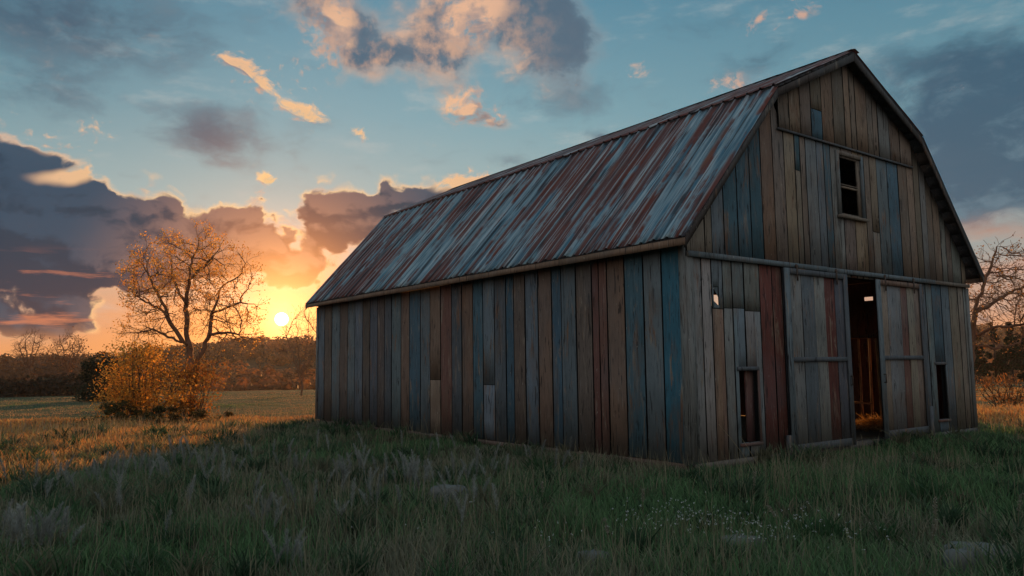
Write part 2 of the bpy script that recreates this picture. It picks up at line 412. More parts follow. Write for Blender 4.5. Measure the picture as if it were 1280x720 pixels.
# middle tier
mt_ = [65, 90, 112, 150, 192, 232, 268, 305, 340, 372, 388, 405, 438, 460, 480, 512, 545, 580, 597, 618, 650, 682, 708, 728, 745, 762, 780, 800, 815, 830, 855]
mc = ['n', 'n', 's', 'b', 'b', 'b', 't', 'n', 'N', 'b', 'n', 'g', 's', 'b', 'g', 'n', 'N', 'n', 'n', 's', 'b', 'n', 'N', 'n', 'g', 'n', 'N', 'g', 'n', 'g', 'n']
mbn = [front(840+x_/2.4, 40+(520+(x_-65)*.1)/2.4)[0] for x_ in mt_]+[W]; mbn[0] = 0.
lz0 = front(968, 161)[1]; lz1 = front(1134, 206)[1]; ledge = (lz0+lz1)/2
lx0 = front(969, 150)[0]; lx1 = front(1136, 200)[0]
def mtop(u): return min(wall_top(u), ledge+.05) if lx0 < u < lx1 else wall_top(u)
wcut = (win[0], win[1], win[2], win[3])
boards(mb, 'front', mbn, mc, BELT, mtop, [wcut], gap=.030, cuts={9: (5.6, 'n'), 18: (4.6, 'n')})
ut = [310, 343, 377, 410, 443, 478, 512, 530, 546, 580, 597, 612, 645, 675, 700]
uc = ['n', 'N', 'n', 'n', 'N', 'n', 'N', 'n', 'N', 'n', 'n', 'g', 'n', 'n']
utb = [front(840+x_/2.4, 40+(260+(x_-310)*.25)/2.4)[0] for x_ in ut]; utb[0] = lx0; utb[-1] = lx1
boards(mb, 'front', utb, uc, ledge-.02, wall_top, w=.035, cuts={3: (ledge+.62, 'b')})
wf = mb.build('wall', M['board'], barn); wf['label'] = 'front gable wall of weathered brown and blue boards in three tiers'

# --- right long wall, with an unseen opening added to let sun onto the stall
view = lambda px, py: side(px, py, W)
vy0, vz0 = view(1062, 512); vy1, vz1 = view(1104, 424)
hole_r = (3.42, 4.45, .05, 3.3); dash = side(1085.5, 373.2, W)
o0 = side(1085, 373.0, W)
gap_y = side(894, 371, W)[0]
mb = MB(); x = 0.; bn = [0.]
while x < L-.35: x += random.uniform(.2, .34); bn.append(x)
bn[-1] = L; cols = ['r' if 1.3 < b_ < 3.8 else random.choice('nnrRgdt') for b_ in bn[1:]]
boards(mb, 'right', bn, cols, 0., lambda u: HE+.33, [hole_r, (dash[0]-.13, dash[0]+.13, dash[1]-.06, dash[1]+.05), (gap_y-.5, gap_y+.5, HE-.35, 9.)], gap=.006)
mb.build('wall', M['board'], barn)['label'] = 'sunlit far side wall with openings added to let light in'
# --- back gable wall with an open doorway
mb = MB(); x = 0.; bn = [0.]
while x < W-.35: x += random.uniform(.2, .34); bn.append(x)
bn[-1] = W; cols = [random.choice('nnrgdNs') for _ in bn[1:]]
boards(mb, 'back', bn, cols, 0., wall_top, [(6.6, 9.6, 0., 3.0)], gap=.012)
mb.box(.05, W-.05, L-.06, L+.01, 3.1, 3.25, (.12, .09, .07, .3))
mb.build('wall', M['board'], barn)['label'] = 'back gable wall with an open doorway'

# --- added black backing: blocks sun, darkens the joints of the walls in view
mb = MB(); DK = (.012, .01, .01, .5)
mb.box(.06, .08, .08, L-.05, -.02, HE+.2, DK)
def inner(u0, u1, z0, z1, y0=.06, y1=.08):
    mb.box(u0, u1, y0, y1, z0, z1, DK)
slit_i = (slit[0]-.02, slit[1]+.2, slit[2]+.0, slit[3]+.06)
xs = sorted({.06, W-.06, DO[0], DO[1], o_left[0], o_left[1], o_right[0], o_right[1], slit_i[0], slit_i[1]})
for a, b in zip(xs, xs[1:]):
    md = (a+b)/2; z = -.02; segs = [(-.02, BELT+.1)]
    for o_ in f_open+[slit_i]:
        if o_[0] < md < o_[1]:
            segs = [s for s in ((-.02, o_[2]), (o_[3], BELT+.1)) if s[1]-s[0] > .03]
    for s0, s1 in segs: inner(a, b, s0, s1)
for a, b in ((.06, win[0]), (win[0], win[1]), (win[1], W-.06)):
    if a == win[0]:
        inner(a, b, BELT+.1, win[2]); inner(a, b, win[3], 6.9); continue
    n = 14
    for k in range(n):
        p, q_ = a+(b-a)*k/n, a+(b-a)*(k+1)/n
        inner(p, q_, BELT+.1, max(BELT+.2, min(roof_z(p), roof_z(q_))-.14))
for k in range(12):
    p, q_ = KX+(W-2*KX)*k/12, KX+(W-2*KX)*(k+1)/12
    inner(p, q_, 6.9, min(roof_z(p), roof_z(q_))-.14)
mb.build('added_joint_backing', mat_simple('added_black_backing', (.012, .011, .012), .95, 0, 3, .3), barn)

# --- timber frame inside
PV = [.2, 2.05, 4.6, 6.75, 9.3, 11.4, 13.5, L-.2]
mb = MB(); TC = (.16, .10, .07, .2)
for u in (.15, W-.15):
    for v in PV: mb.box(u-.09, u+.09, v-.09, v+.09, 0, HE+.1, TC)
for v in PV[1:-1]:
    mb.box(.24, W-.24, v-.09, v+.09, HE+.03, HE+.2, TC)
    for sx in (0, 1):
        X = lambda u: u if sx == 0 else W-u
        mb.hexa([(X(.1), v-.06, HE), (X(.25), v-.06, HE), (X(.25), v+.06, HE), (X(.1), v+.06, HE)], [(X(KX-.1), v-.06, HK-.45), (X(KX+.05), v-.06, HK-.45), (X(KX+.05), v+.06, HK-.45), (X(KX-.1), v+.06, HK-.45)], TC)
mb.box(.05, .25, .3, L-.3, HE+.1, HE+.24, TC); mb.box(W-.25, W-.05, .3, gap_y-.55, HE+.1, HE+.24, TC); mb.box(W-.25, W-.05, gap_y+.55, L-.3, HE+.1, HE+.24, TC)
mb.build('timber_frame', M['dark_wood'], barn)

# --- roof: ribbed sheets + deck
def slope(name, p0, p1, mat, rib=.30, skip=(), rusty=0., seedk=1, nrm_up=1):
    """p0=(x,z) lower edge, p1 upper edge; ribs run up the slope. skip: (y0,y1,s0,s1) holes"""
    p0 = np.array(p0); p1 = np.array(p1); d = p1-p0; ln = np.linalg.norm(d); d /= ln
    nr = np.array([-d[1], d[0]])
    if nr[1] < 0: nr = -nr
    ys = []; y = -OG
    prof = [(0, 0), (.055, 0), (.070, .038), (.105, .038), (.120, 0), (.215, .004)]
    k = 0; Y0, Y1 = -OG, L+OB
    nrib = int(round((Y1-Y0)/rib)); rb = (Y1-Y0)/nrib
    pts = []; seeds = []
    for r_ in range(nrib):
        for (a, h_) in prof: pts.append((Y0+r_*rb+a/.30*rb*1.0, h_)); seeds.append(r_)
    pts.append((Y1, 0)); seeds.append(nrib)
    ns = 14; Vv = []; cc = []; uu = []
    rs = random.Random(seedk)
    sheetcol = {}
    wob = [rs.uniform(-.006, .006) for _ in range(nrib+2)]
    for s_ in range(ns+1):
        sl = ln*s_/ns
        for (yy, h_), sd in zip(pts, seeds):
            key = (sd//3)
            if key not in sheetcol: sheetcol[key] = (lin(*rs.choice([(84, 120, 138), (70, 100, 120), (120, 150, 160), (104, 78, 76), (90, 112, 124)])), rs.random())
            e = rs.uniform(-.004, .004)+math.sin(sl*2.1+sd)*.004
            if s_ == 0: sl_ = sl+wob[sd]*2.5
            else: sl_ = sl
            p = p0+d*sl_+nr*(h_+.03+e+wob[sd])
            Vv.append((p[0], yy, p[1])); cc.append(sheetcol[key][0]+(sheetcol[key][1],)); uu.append((yy, sl+seedk*13))
    npt = len(pts); fs = []
    for s_ in range(ns):
        sm = ln*(s_+.5)/ns
        for j_ in range(npt-1):
            ym = (pts[j_][0]+pts[j_+1][0])/2
            if any(a < ym < b and c_ < sm < e_ for a, b, c_, e_ in skip): continue
            a = s_*npt+j_; f = (a, a+1, a+npt+1, a+npt); fs.append(f if nrm_up > 0 else f[::-1])
    o_ = fast_mesh(name, Vv, [np.array(fs)], mat, barn, cc, uu)
    md = o_.modifiers.new('t', 'SOLIDIFY'); md.thickness = .004; md.offset = 0
    # deck boards beneath
    mbd = MB(); n = 12
    for q_ in range(n):
        s0, s1 = ln*q_/n+.004, ln*(q_+1)/n-.004
        spans = [(Y0+.02, Y1-.02)]
        for a, b, c_, e_ in skip:
            if c_ < (s0+s1)/2 < e_: spans = [(Y0+.02, a), (b, Y1-.02)]
        for a, b in spans:
            A0 = p0+d*s0; A1 = p0+d*s1; B0_ = A0-nr*.03; B1_ = A1-nr*.03; up_ = nr*.012
            A0 = A0+up_; A1 = A1+up_
            mbd.hexa([(A0[0], a, A0[1]), (A1[0], a, A1[1]), (B1_[0], a, B1_[1]), (B0_[0], a, B0_[1])], [(A0[0], b, A0[1]), (A1[0], b, A1[1]), (B1_[0], b, B1_[1]), (B0_[0], b, B0_[1])], (.06, .055, .058, random.random()))
    dk = mbd.build('roof_deck', M['dark_wood'], o_)
    return o_
# unseen opening added in the far slope so daylight shows through the splinter hole
def far_slope(px, py):
    o_ = loc(CAM); d = ray(px, py); dl = np.array([d@LX, d@LY, d[2]])
    a = np.array([W+OV, HE]); b = np.array([W-KX, HK]); dd = b-a; ln = np.linalg.norm(dd); nn = np.array([dd[1], -dd[0]])/ln
    t = ((a[0]-o_[0])*nn[0]+(a[1]-o_[2])*nn[1])/(dl[0]*nn[0]+dl[2]*nn[1]); p = o_+dl*t
    return p[1], (np.array([p[0], p[2]])-a)@(dd/ln)
hs = []
for (px, py, a, b) in ((894, 371, .75, .75),):
    y_, s_ = far_slope(px, py); hs.append((y_-a, y_+a, s_-b, s_+b)); pass
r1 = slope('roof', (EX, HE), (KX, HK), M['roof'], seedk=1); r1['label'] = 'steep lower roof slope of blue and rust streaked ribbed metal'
slope('roof', (KX-.03, HK+.035), (W/2, HR+.02), M['roof_rusty'], seedk=2)['label'] = 'shallow upper roof slope of rusty metal'
slope('roof', (W+OV, HE), (W-KX, HK), M['roof'], skip=hs[:1], seedk=3, nrm_up=-1)['label'] = 'steep far roof slope with an added opening for daylight'
slope('roof', (W-KX+.03, HK+.035), (W/2, HR+.02), M['roof_rusty'], seedk=4, nrm_up=-1)['label'] = 'far upper roof slope'
# a light-coloured cap along the ridge and knee
mb = MB()
for k in range(9):
    a, b = -OG-.02+k*(L+OG+OB+.04)/9, -OG-.02+(k+1)*(L+OG+OB+.04)/9-.01; z = HR+.085+random.uniform(-.006, .006)
    for sx in (-1, 1):
        mb.hexa([(W/2, a, z), (W/2, a, z+.008), (W/2+sx*.17, a, z-.052+.008), (W/2+sx*.17, a, z-.052)], [(W/2, b, z), (W/2, b, z+.008), (W/2+sx*.17, b, z-.052+.008), (W/2+sx*.17, b, z-.052)], lin(92, 62, 56)+(.1,))
mb.build('ridge_cap', mat_simple('rusty_cap', lin(96, 68, 62), .8, .2, 12, .5), barn)

# eave fascia, rake boards
fl_, fr_ = MB(), MB(); FC = (.27, .165, .11)
def beam(p, q, t, h_, col):
    """box between two points lying on a rake (constant y) or an eave"""
    mb.hexa([(p[0], p[1], p[2]-h_), (p[0], p[1]+t, p[2]-h_), (p[0], p[1]+t, p[2]), (p[0], p[1], p[2])], [(q[0], q[1], q[2]-h_), (q[0], q[1]+t, q[2]-h_), (q[0], q[1]+t, q[2]), (q[0], q[1], q[2])], col)
n = 5
for k in range(n):
    a, b = -OG+.02+k*(L+OG+OB-.04)/n, -OG+.02+(k+1)*(L+OG+OB-.04)/n-.006
    dz = random.uniform(-.01, .01)
    fl_.box(EX-.012, EX+.02, a, b, HE-.115+dz, HE-.005, FC+(random.random(),))
    if k == 2: fr_.build('fascia', M['wood'], barn); fr_ = MB()
    else: fr_.box(W+OV-.02, W+OV+.012, a, b, HE-.115+dz, HE-.005, FC+(random.random(),))

fl_.build('fascia', M['wood'], barn)['label'] = 'light brown eave board'; fr_.build('fascia', M['wood'], barn)
RC = (.085, .07, .065)
for yy in (-OG+.015, L+OB-.045):
    mb = MB()
    for X in (lambda u: u, lambda u: W-u):
        beam((X(EX), yy, HE-.01), (X(KX), yy, HK-.01), .03, .17, RC+(random.random(),))
        beam((X(KX), yy+.002, HK-.005), (X(W/2), yy+.002, HR-.005), .03, .17, RC+(random.random(),))
    mb.build('rake_board', M['wood'], barn)
# soffit below the left eave
mb = MB(); mb.box(EX+.022, -.03, -.02, L, HE+.03-.1, HE+.045-.1, (.10, .085, .08, .3)); mb.build('soffit', M['dark_wood'], barn)

# belt rail over the doors and the ledge under the top tier
mb = MB()
mb.box(-.03, 4.3, -.115, -.04, BELT-.045, BELT+.05, PAL['s']+(.4,))
mb.box(4.305, W-1.9, -.125, -.042, BELT-.055, BELT+.04, PAL['s']+(.7,))
mb.box(W-1.895, W+.03, -.11, -.04, BELT-.05, BELT+.035, PAL['n']+(.9,))
mb.build('door_rail', M['wood'], barn)
mb = MB(); mb.box(lx0-.02, lx1+.02, -.085, -.038, ledge-.055, ledge-.015, PAL['d']+(.2,)); mb.build('ledge', M['wood'], barn)
# corner boards
mb = MB()
def corner(*a): m_ = MB(); m_.box(*a); m_.build('corner_board', M['wood'], barn)
mb.box(-.055, .13, -.062, -.038, -.04, BELT-.05, PAL['g']+(.15,)); mb.box(-.062, -.038, -.036, .11, -.05, HE-.07, PAL['g']+(.6,))
corner(W-.11, W+.05, -.06, -.038, .0, BELT-.06, PAL['g']+(.8,))
corner(-.06, -.038, L-.1, L+.05, 0, HE-.1, PAL['g']+(.33,))
mb.build('corner_board', M['wood'], barn)
# sill timbers and field-stone footing
mb = MB()
mb.box(-.03, .2, .1, L, -.16, -.03, (.2, .12, .09, .2)); mb.box(0., DO[0]-2.55, -.07, .2, -.15, -.025, (.24, .2, .17, .5)); mb.box(DO[1]+1.6, W, -.06, .2, -.17, -.03, (.2, .19, .18, .8))
mb.box(W-.2, W+.03, .1, L, -.16, -.03, (.2, .12, .09, .2)); mb.box(DO[0]-2.5, DO[1]+1.55, -.03, .25, -.2, -.01, (.13, .11, .1, .7))
mb.build('sill_beam', M['wood'], barn)
mb = MB()
def stone(cx, cy, cz, sx, sy, sz):
    P = []; n = 8
    for zz, s in ((-1, .8), (-.2, 1.), (.7, .9)):
        for k in range(n):
            t = 2*math.pi*k/n; rr = s*random.uniform(.85, 1.12); P.append((cx+sx*rr*math.cos(t), cy+sy*rr*math.sin(t), cz+sz*zz))
    P.append((cx, cy, cz+sz)); fs = []
    for l_ in (0, 1):
        for k in range(n): fs.append((l_*n+k, l_*n+(k+1) % n, (l_+1)*n+(k+1) % n, (l_+1)*n+k))
    for k in range(n): fs.append((2*n+k, 2*n+(k+1) % n, 3*n))
    mb.poly(P, fs, (.2, .18, .16, 0))
y = .2
while y < L: s = random.uniform(.16, .3); stone(.1, y, -.27, .15, s, .12); y += s*1.9
x = .2
while x < W: s = random.uniform(.16, .3); stone(x, .12, -.28, s, .15, .1); x += s*1.9
mb.build('footing', M['stone'], barn)
# floor
mb = MB(); mb.box(.06, W-.06, .08, L-.06, -.12, -.02, (.10, .075, .055, .1)); mb.build('floor', M['dark_wood'], barn)

# --- window in the gable
we = MB(); u0, u1, z0, z1 = win
fwid = .09; c1 = PAL['n']+(.4,)
we.box(u0-fwid, u0, -.075, -.02, z0-.02, z1+fwid, PAL['g']+(.1,)); we.box(u1, u1+fwid, -.075, -.02, z0-.02, z1+fwid, PAL['s']+(.7,))
we.box(u0, u1, -.074, -.02, z1, z1+fwid, c1)
wo = we.build('window', M['wood'], barn); wo['label'] = 'small gable window with missing panes'
s_ = MB(); s_.box(u0-.13, u1+.13, -.12, -.02, z0-.085, z0-.022, PAL['n']+(.6,)); s_.build('sill', M['wood'], wo)
s_ = MB(); zm = (z0+z1)/2-.04
s_.box(u0, u0+.035, -.035, .0, z0-.02, z1, c1); s_.box(u1-.13, u1, -.035, .0, z0-.02, z1, PAL['n']+(.2,)); s_.box(u0+.035, u1-.13, -.034, .0, z0-.02, z0+.03, c1); s_.box(u0+.035, u1-.13, -.034, 0, z1-.04, z1, c1)
s_.box(u0+.035, u1-.13, -.04, .0, zm-.02, zm+.02, PAL['N']+(.2,)); s_.box(u0+.035, u1-.13, -.03, .0, zm+.05, zm+.07, PAL['n']+(.9,))
s_.build('sash', M['wood'], wo)

# --- the two low openings
for nm, o_, cc in (('left', o_left, 'd'), ('right', o_right, 'd')):
    s_ = MB(); a, b, c_, d_ = o_
    s_.box(a-.06, b+.06, -.058, -.038, d_, d_+.07, PAL[cc]+(.3,)); s_.box(b, b+.055, -.057, -.038, c_-.03, d_, PAL['r' if nm == 'left' else 's']+(.5,))
    s_.box(a-.05, b+.06, -.07, -.0, c_-.06, c_-.005, PAL['r']+(.6,))
    t_ = s_.build('hatch_frame', M['wood'], barn)
    if nm == 'left':
        s_ = MB(); md = a+(b-a)*.55
        s_.box(md, b+.02, .06, .085, c_+.0, d_, PAL['R']+(.5,)); s_.box(a+.08, a+.16, .25, .33, c_-.4, d_-.3, PAL['r']+(.5,))
        s_.build('inner_board', M['board'], t_)

# --- sliding doors
def door(x0, x1, zb, zt, stile, cols, bounds, tilt, label, midz, hand):
    o_ = empty('door', (0, 0, 0)); o_.parent = barn; o_['label'] = label
    yb, yf = -.075, -.10    # boards; frame stands proud
    m_ = MB()
    for k in range(len(bounds)-1):
        a, b = x0+(x1-x0)*bounds[k]+.004, x0+(x1-x0)*bounds[k+1]-.004
        board(m_, 'front', a, b, zb+random.uniform(-.01, .01), zt-.01, zt-.01, -yb-random.uniform(.0, .012), .022, jit(cols[k]), lean=tilt*random.uniform(.3, 1))
    m_.build('door_boards', M['board'], o_)
    m_ = MB(); w0, w1 = stile; Y0, Y1 = -.135, -.110
    m_.box(x0-.02, x0+w0, Y0, Y1, zb-.03, zt+.02, PAL['s']+(.2,)); m_.box(x1-w1, x1+.02, Y0+.003, Y1, zb-.02, zt+.02, PAL['d']+(.6,))
    m_.box(x0+w0, x1-w1, Y0+.002, Y1, zt-.09, zt+.02, PAL['d' if hand > 0 else 't']+(.5,)); m_.box(x0+w0, x1-w1, Y0+.001, Y1, midz-.045, midz+.045, PAL['d']+(.8,))
    m_.box(x0+w0, x1-w1, Y0+.002, Y1, zb-.02, zb+.13, PAL['d']+(.3,))
    m_.build('door_frame', M['wood'], o_)
    m_ = MB(); hx = x1-w1/2 if hand > 0 else x0+w0/2
    m_.box(hx-.012, hx+.012, Y0-.05, Y0-.035, midz-.55, midz-.35, (.1, .06, .05, 0)); m_.box(hx-.012, hx+.012, Y0-.04, Y0, midz-.55, midz-.53, (.1, .06, .05, 0)); m_.box(hx-.012, hx+.012, Y0-.04, Y0, midz-.37, midz-.35, (.1, .06, .05, 0))
    m_.build('handle', M['iron'], o_)
    for t in (.18, .82):
        m_ = MB(); xx = x0+(x1-x0)*t
        m_.box(xx-.025, xx+.025, Y0-.008, Y0-.001, zt-.22, BELT-.03, (.1, .06, .05, 0)); m_.tube((xx, -.138, BELT-.02), (xx, -.116, BELT-.02), .045, .045, n=12)
        m_.build('hanger', M['iron'], o_)
    return o_
dl0, dl1 = front(986, 450, -.12)[0], front(1063.5, 450, -.12)[0]
dr0, dr1 = front(1101, 450, -.12)[0], front(1157, 450, -.12)[0]
mz = front(1025, 449, -.12)[1]; mz2 = front(1130, 447, -.12)[1]
door(dl0, dl1, -.02, BELT-.085, (.15, .13), ['g', 'd', 'g', 'R', 'd'], [0.05, .26, .46, .63, .80, .97], .0, 'left sliding door with pale stile and red streaked boards', mz, 1)
door(dr0, dr1, .04, BELT-.12, (.16, .10), ['n', 'g', 'g', 'r', 'n', 'n'], [0.0, .22, .38, .52, .66, .82, .98], .05, 'right sliding door with slanting narrow boards', mz2, -1)
# stay post and boulder-weight beside each door foot
mb = MB(); px_ = dr1+.1
mb.box(px_-.05, px_+.04, -.16, -.07, -.3, .62, PAL['d']+(.5,)); mb.build('door_stop', M['wood'], barn)
mb = MB(); mb.box(dl0-.14, dl0-.05, -.15, -.07, -.3, .3, PAL['d']+(.5,)); mb.build('door_stop', M['wood'], barn)

# ------------------------------------------------------------------ inside the barn, seen through the doorway
st = empty('stall_partition', tuple(wld(0, 0, 0)), -_a); tag(st, 'stall partition of thin upright poles seen through the barn doorway', 'stall')
sx = 9.0; pc = (.75, .45, .25, .3)
yt = lambda px: side(px, 480, sx)[0]
zrail = side(1085, 423, sx)[1]; zbot = side(1085, 503, sx)[1]
for px in (1076, 1088.5, 1100, 1112):
    m_ = MB(); yy = yt(px); m_.tube((sx, yy, .0), (sx+random.uniform(-.02, .02), yy+random.uniform(-.03, .03), zrail), .034, .030, pc, 10); m_.build('pole', M['wood'], st, True)
m_ = MB(); m_.box(sx-.05, sx+.05, yt(1055), yt(1125), zrail, zrail+.10, (.3, .14, .08, .3)); m_.build('top_rail', M['wood'], st)
m_ = MB(); m_.tube((sx-.04, yt(1064), zbot), (sx-.04, yt(1091), zbot-.03), .022, .02, pc, 8); m_.build('lower_rail', M['wood'], st)
# hay
def scatter_sticks(name, cx, cy, cz, n, spread, ln, wd, cols, mat, up_=.4):
    P = np.stack([rng.normal(cx, spread[0], n), rng.normal(cy, spread[1], n), np.zeros(n)], 1)
    rr = np.hypot((P[:, 0]-cx)/spread[0], (P[:, 1]-cy)/spread[1]); P[:, 2] = cz+spread[2]*np.exp(-rr**2*.6)*rng.random(n)
    th = rng.random(n)*2*math.pi; D = np.stack([np.cos(th), np.sin(th), rng.normal(0, up_, n)], 1)*ln*rng.uniform(.5, 1.2, n)[:, None]
    S = np.stack([-np.sin(th), np.cos(th), rng.normal(0, .5, n)], 1)*wd
    Vv = np.stack([P-S, P+S, P+D+S*.5, P+D-S*.5], 1).reshape(-1, 3)
    f = np.arange(4*n).reshape(n, 4); c = np.array(cols)[rng.integers(0, len(cols), n)]*rng.uniform(.7, 1.2, (n, 1)); c = np.repeat(np.concatenate([c, np.ones((n, 1))], 1), 4, 0)
    return fast_mesh(name, Vv, [f], mat, None, c)
hp = wld(sx-.15, yt(1094), 0)
o = scatter_sticks('hay_pile', hp[0], hp[1], 0., 2600, (.4, .4, .28), .22, .006, [(.55, .33, .12), (.45, .25, .09), (.6, .4, .18)], M['grass'])
tag(o, 'small heap of loose hay on the barn floor by the poles', 'hay')

# ------------------------------------------------------------------ trees
def colonize(attr, root, trunk, step, infl, kill, iters=140, droop=0., jit_=.16):
    """space colonisation; returns positions, parents"""
    pos = [np.array(root, float)]; par = [-1]
    for chain in trunk:
        P0 = np.array(pos); cur = int(np.linalg.norm(P0-np.array(chain[0], float), axis=1).argmin())
        for t in chain:
            d = np.array(t, float)-pos[cur]; n = max(1, int(np.linalg.norm(d)/step)); s0 = pos[cur].copy()
            for k in range(n):
                par.append(cur); pos.append(s0+d*(k+1)/n+rng.normal(0, step*.13, 3)*(k < n-1)); cur = len(pos)-1
    A_ = attr.copy(); P = np.array(pos)
    near = np.linalg.norm(A_[:, None]-P[None], axis=2); ni = near.argmin(1); nd = near.min(1)
    for it in range(iters):
        act = nd < infl
        if not act.any(): break
        ids = np.unique(ni[act]); new = []
        for q_ in ids:
            v = A_[act & (ni == q_)]-P[q_]; v /= np.linalg.norm(v, axis=1)[:, None]+1e-9
            d = v.sum(0); l_ = np.linalg.norm(d)
            if l_ < 1e-6: continue
            d = d/l_+rng.normal(0, jit_, 3)+np.array([0, 0, -droop]); d /= np.linalg.norm(d)
            new.append((P[q_]+d*step, q_))
        if not new: break
        base = len(P); NP = np.array([n_[0] for n_ in new]); par += [int(n_[1]) for n_ in new]; P = np.vstack([P, NP])
        dn = np.linalg.norm(A_[:, None]-NP[None], axis=2); bi = dn.argmin(1); bd = dn.min(1)
        up_ = bd < nd; nd = np.where(up_, bd, nd); ni = np.where(up_, base+bi, ni)
        keep = nd > kill; A_ = A_[keep]; nd = nd[keep]; ni = ni[keep]
        if len(A_) == 0: break
    return P, np.array(par)
def skeleton_mesh(P, par, rtip, expo=2.3, rmax=None, sides=6):
    n = len(P); r = np.zeros(n); ch = np.zeros(n, int)
    for k in range(1, n): ch[par[k]] += 1
    acc = np.zeros(n)
    for k in range(n-1, -1, -1):
        if ch[k] == 0: acc[k] = rtip**expo
        r[k] = acc[k]**(1/expo)
        if par[k] >= 0: acc[par[k]] += acc[k]
    if rmax: r = r*np.where(r > rtip*2, 1, 1); s = rmax/r[0]; r = rtip+(r-rtip)*(rmax-rtip)/(r[0]-rtip)
    D = np.zeros((n, 3)); D[1:] = P[1:]-P[par[1:]]; D[0] = D[1]
    D /= np.linalg.norm(D, axis=1)[:, None]+1e-9
    ref = np.array([.37, .81, .2]); a = np.cross(D, ref); a /= np.linalg.norm(a, axis=1)[:, None]+1e-9; b = np.cross(D, a)
    t = np.arange(sides)*2*math.pi/sides
    ring = P[:, None]+(a[:, None]*np.cos(t)[None, :, None]+b[:, None]*np.sin(t)[None, :, None])*r[:, None, None]
    V = ring.reshape(-1, 3); k = np.arange(1, n); p = par[1:]; s = np.arange(sides); s2 = (s+1) % sides
    # start each segment at the parent's centre with the child's own radius so forks stay slim
    F_ = np.stack([p[:, None]*sides+s, p[:, None]*sides+s2, k[:, None]*sides+s2, k[:, None]*sides+s], -1)
    # where the child is much thinner than its parent, use an own start ring
    thin = r[k] < .6*r[p]
    ks = k[thin]; extra = P[par[ks]][:, None]+(a[ks][:, None]*np.cos(t)[None, :, None]+b[ks][:, None]*np.sin(t)[None, :, None])*(r[ks]*1.15)[:, None, None]
    base = len(V); V = np.vstack([V, extra.reshape(-1, 3)]); e = np.arange(len(ks))
    F_[thin] = np.stack([base+e[:, None]*sides+s, base+e[:, None]*sides+s2, ks[:, None]*sides+s2, ks[:, None]*sides+s], -1)
    return V, F_.reshape(-1, 4), r, ch
def leaves(centers, per, spread, size, cols, droop=0.):
    n = len(centers)*per; c = np.repeat(centers, per, 0)+rng.normal(0, spread, (n, 3))
    return leaf_quads(c, size, cols)
def leaf_quads(c, size, cols, flat=1.):
    n = len(c); u = rng.normal(0, 1, (n, 3)); u /= np.linalg.norm(u, axis=1)[:, None]; v = np.cross(u, rng.normal(0, 1, (n, 3))); v /= np.linalg.norm(v, axis=1)[:, None]+1e-9
    s = size*rng.uniform(.6, 1.3, (n, 1)); V = np.stack([c-u*s, c+v*s*.55, c+u*s, c-v*s*.55], 1).reshape(-1, 3)
    col = np.array(cols)[rng.integers(0, len(cols), n)]*rng.uniform(.75, 1.2, (n, 1)); col = np.repeat(np.concatenate([col, np.ones((n, 1))], 1), 4, 0)
    return V, np.arange(4*n).reshape(n, 4), col
def twigs(P, par, ch, n, ln, step=4):
    """fine twigs from the thin ends"""
    tips = np.where(ch <= 1)[0]; tips = tips[tips > 5]
    pick = tips[rng.integers(0, len(tips), n)]
    pos = [P]; pr = [par]; cnt = len(P)
    D = P[pick]-P[par[pick]]; D /= np.linalg.norm(D, axis=1)[:, None]+1e-9
    d = D+rng.normal(0, .6, (n, 3)); d /= np.linalg.norm(d, axis=1)[:, None]
    cur = P[pick]; cp = pick
    for s in range(step):
        d = d+rng.normal(0, .22, (n, 3))+np.array([0, 0, .06]); d /= np.linalg.norm(d, axis=1)[:, None]
        cur = cur+d*ln/step; pos.append(cur); pr.append(cp); cp = cnt+np.arange(n); cnt += n
    return np.vstack(pos), np.concatenate(pr)
def shell_points(n, c, rx, ry, rz, power=.45, low=-.6):
    u = rng.normal(0, 1, (n*3, 3)); u /= np.linalg.norm(u, axis=1)[:, None]; u = u[u[:, 2] > low][:n]
    r = rng.random((len(u), 1))**power; return np.array(c)+u*r*np.array([rx, ry, rz])
def make_tree(name, base, trunk, attr, label, cat, step=.2, infl=1.6, kill=.35, rtip=.008, rmax=.2, ntw=600, twl=.5, leafcols=None, nleaf=0, lsize=.05, lspread=.15, bark='bark', group=None, top_bias=None, droop=0., sides=6, leafmat='leaf'):
    base = np.array(base, float)
    P, par = colonize(attr-base, (0, 0, -.3), [[np.array(t)-base for t in ch_] for ch_ in trunk], step, infl, kill, droop=droop)
    V0, F0, r0, ch0 = skeleton_mesh(P, par, rtip, sides=sides)
    P2, par2 = twigs(P, par, ch0, ntw, twl)
    V, F_, r, ch = skeleton_mesh(P2, par2, rtip, rmax=rmax, sides=sides)
    t = empty(name, tuple(base)); tag(t, label, cat, group)
    fast_mesh('trunk', V, [F_], M[bark], t, smooth=True)
    if nleaf:
        tips = P2[ch == 0]; tips = tips[tips[:, 2] > .15*tips[:, 2].max()]
        w = np.ones(len(tips))
        if top_bias is not None: w = top_bias(tips)
        pk = rng.choice(len(tips), nleaf, p=w/w.sum()); c = tips[pk]+rng.normal(0, lspread, (nleaf, 3))
        Lv, Lf, Lc = leaf_quads(c, lsize, leafcols)
        fast_mesh('crown', Lv, [Lf], M[leafmat], t, Lc)
    return t
gz_ = lambda x, y: float(height(x, y))
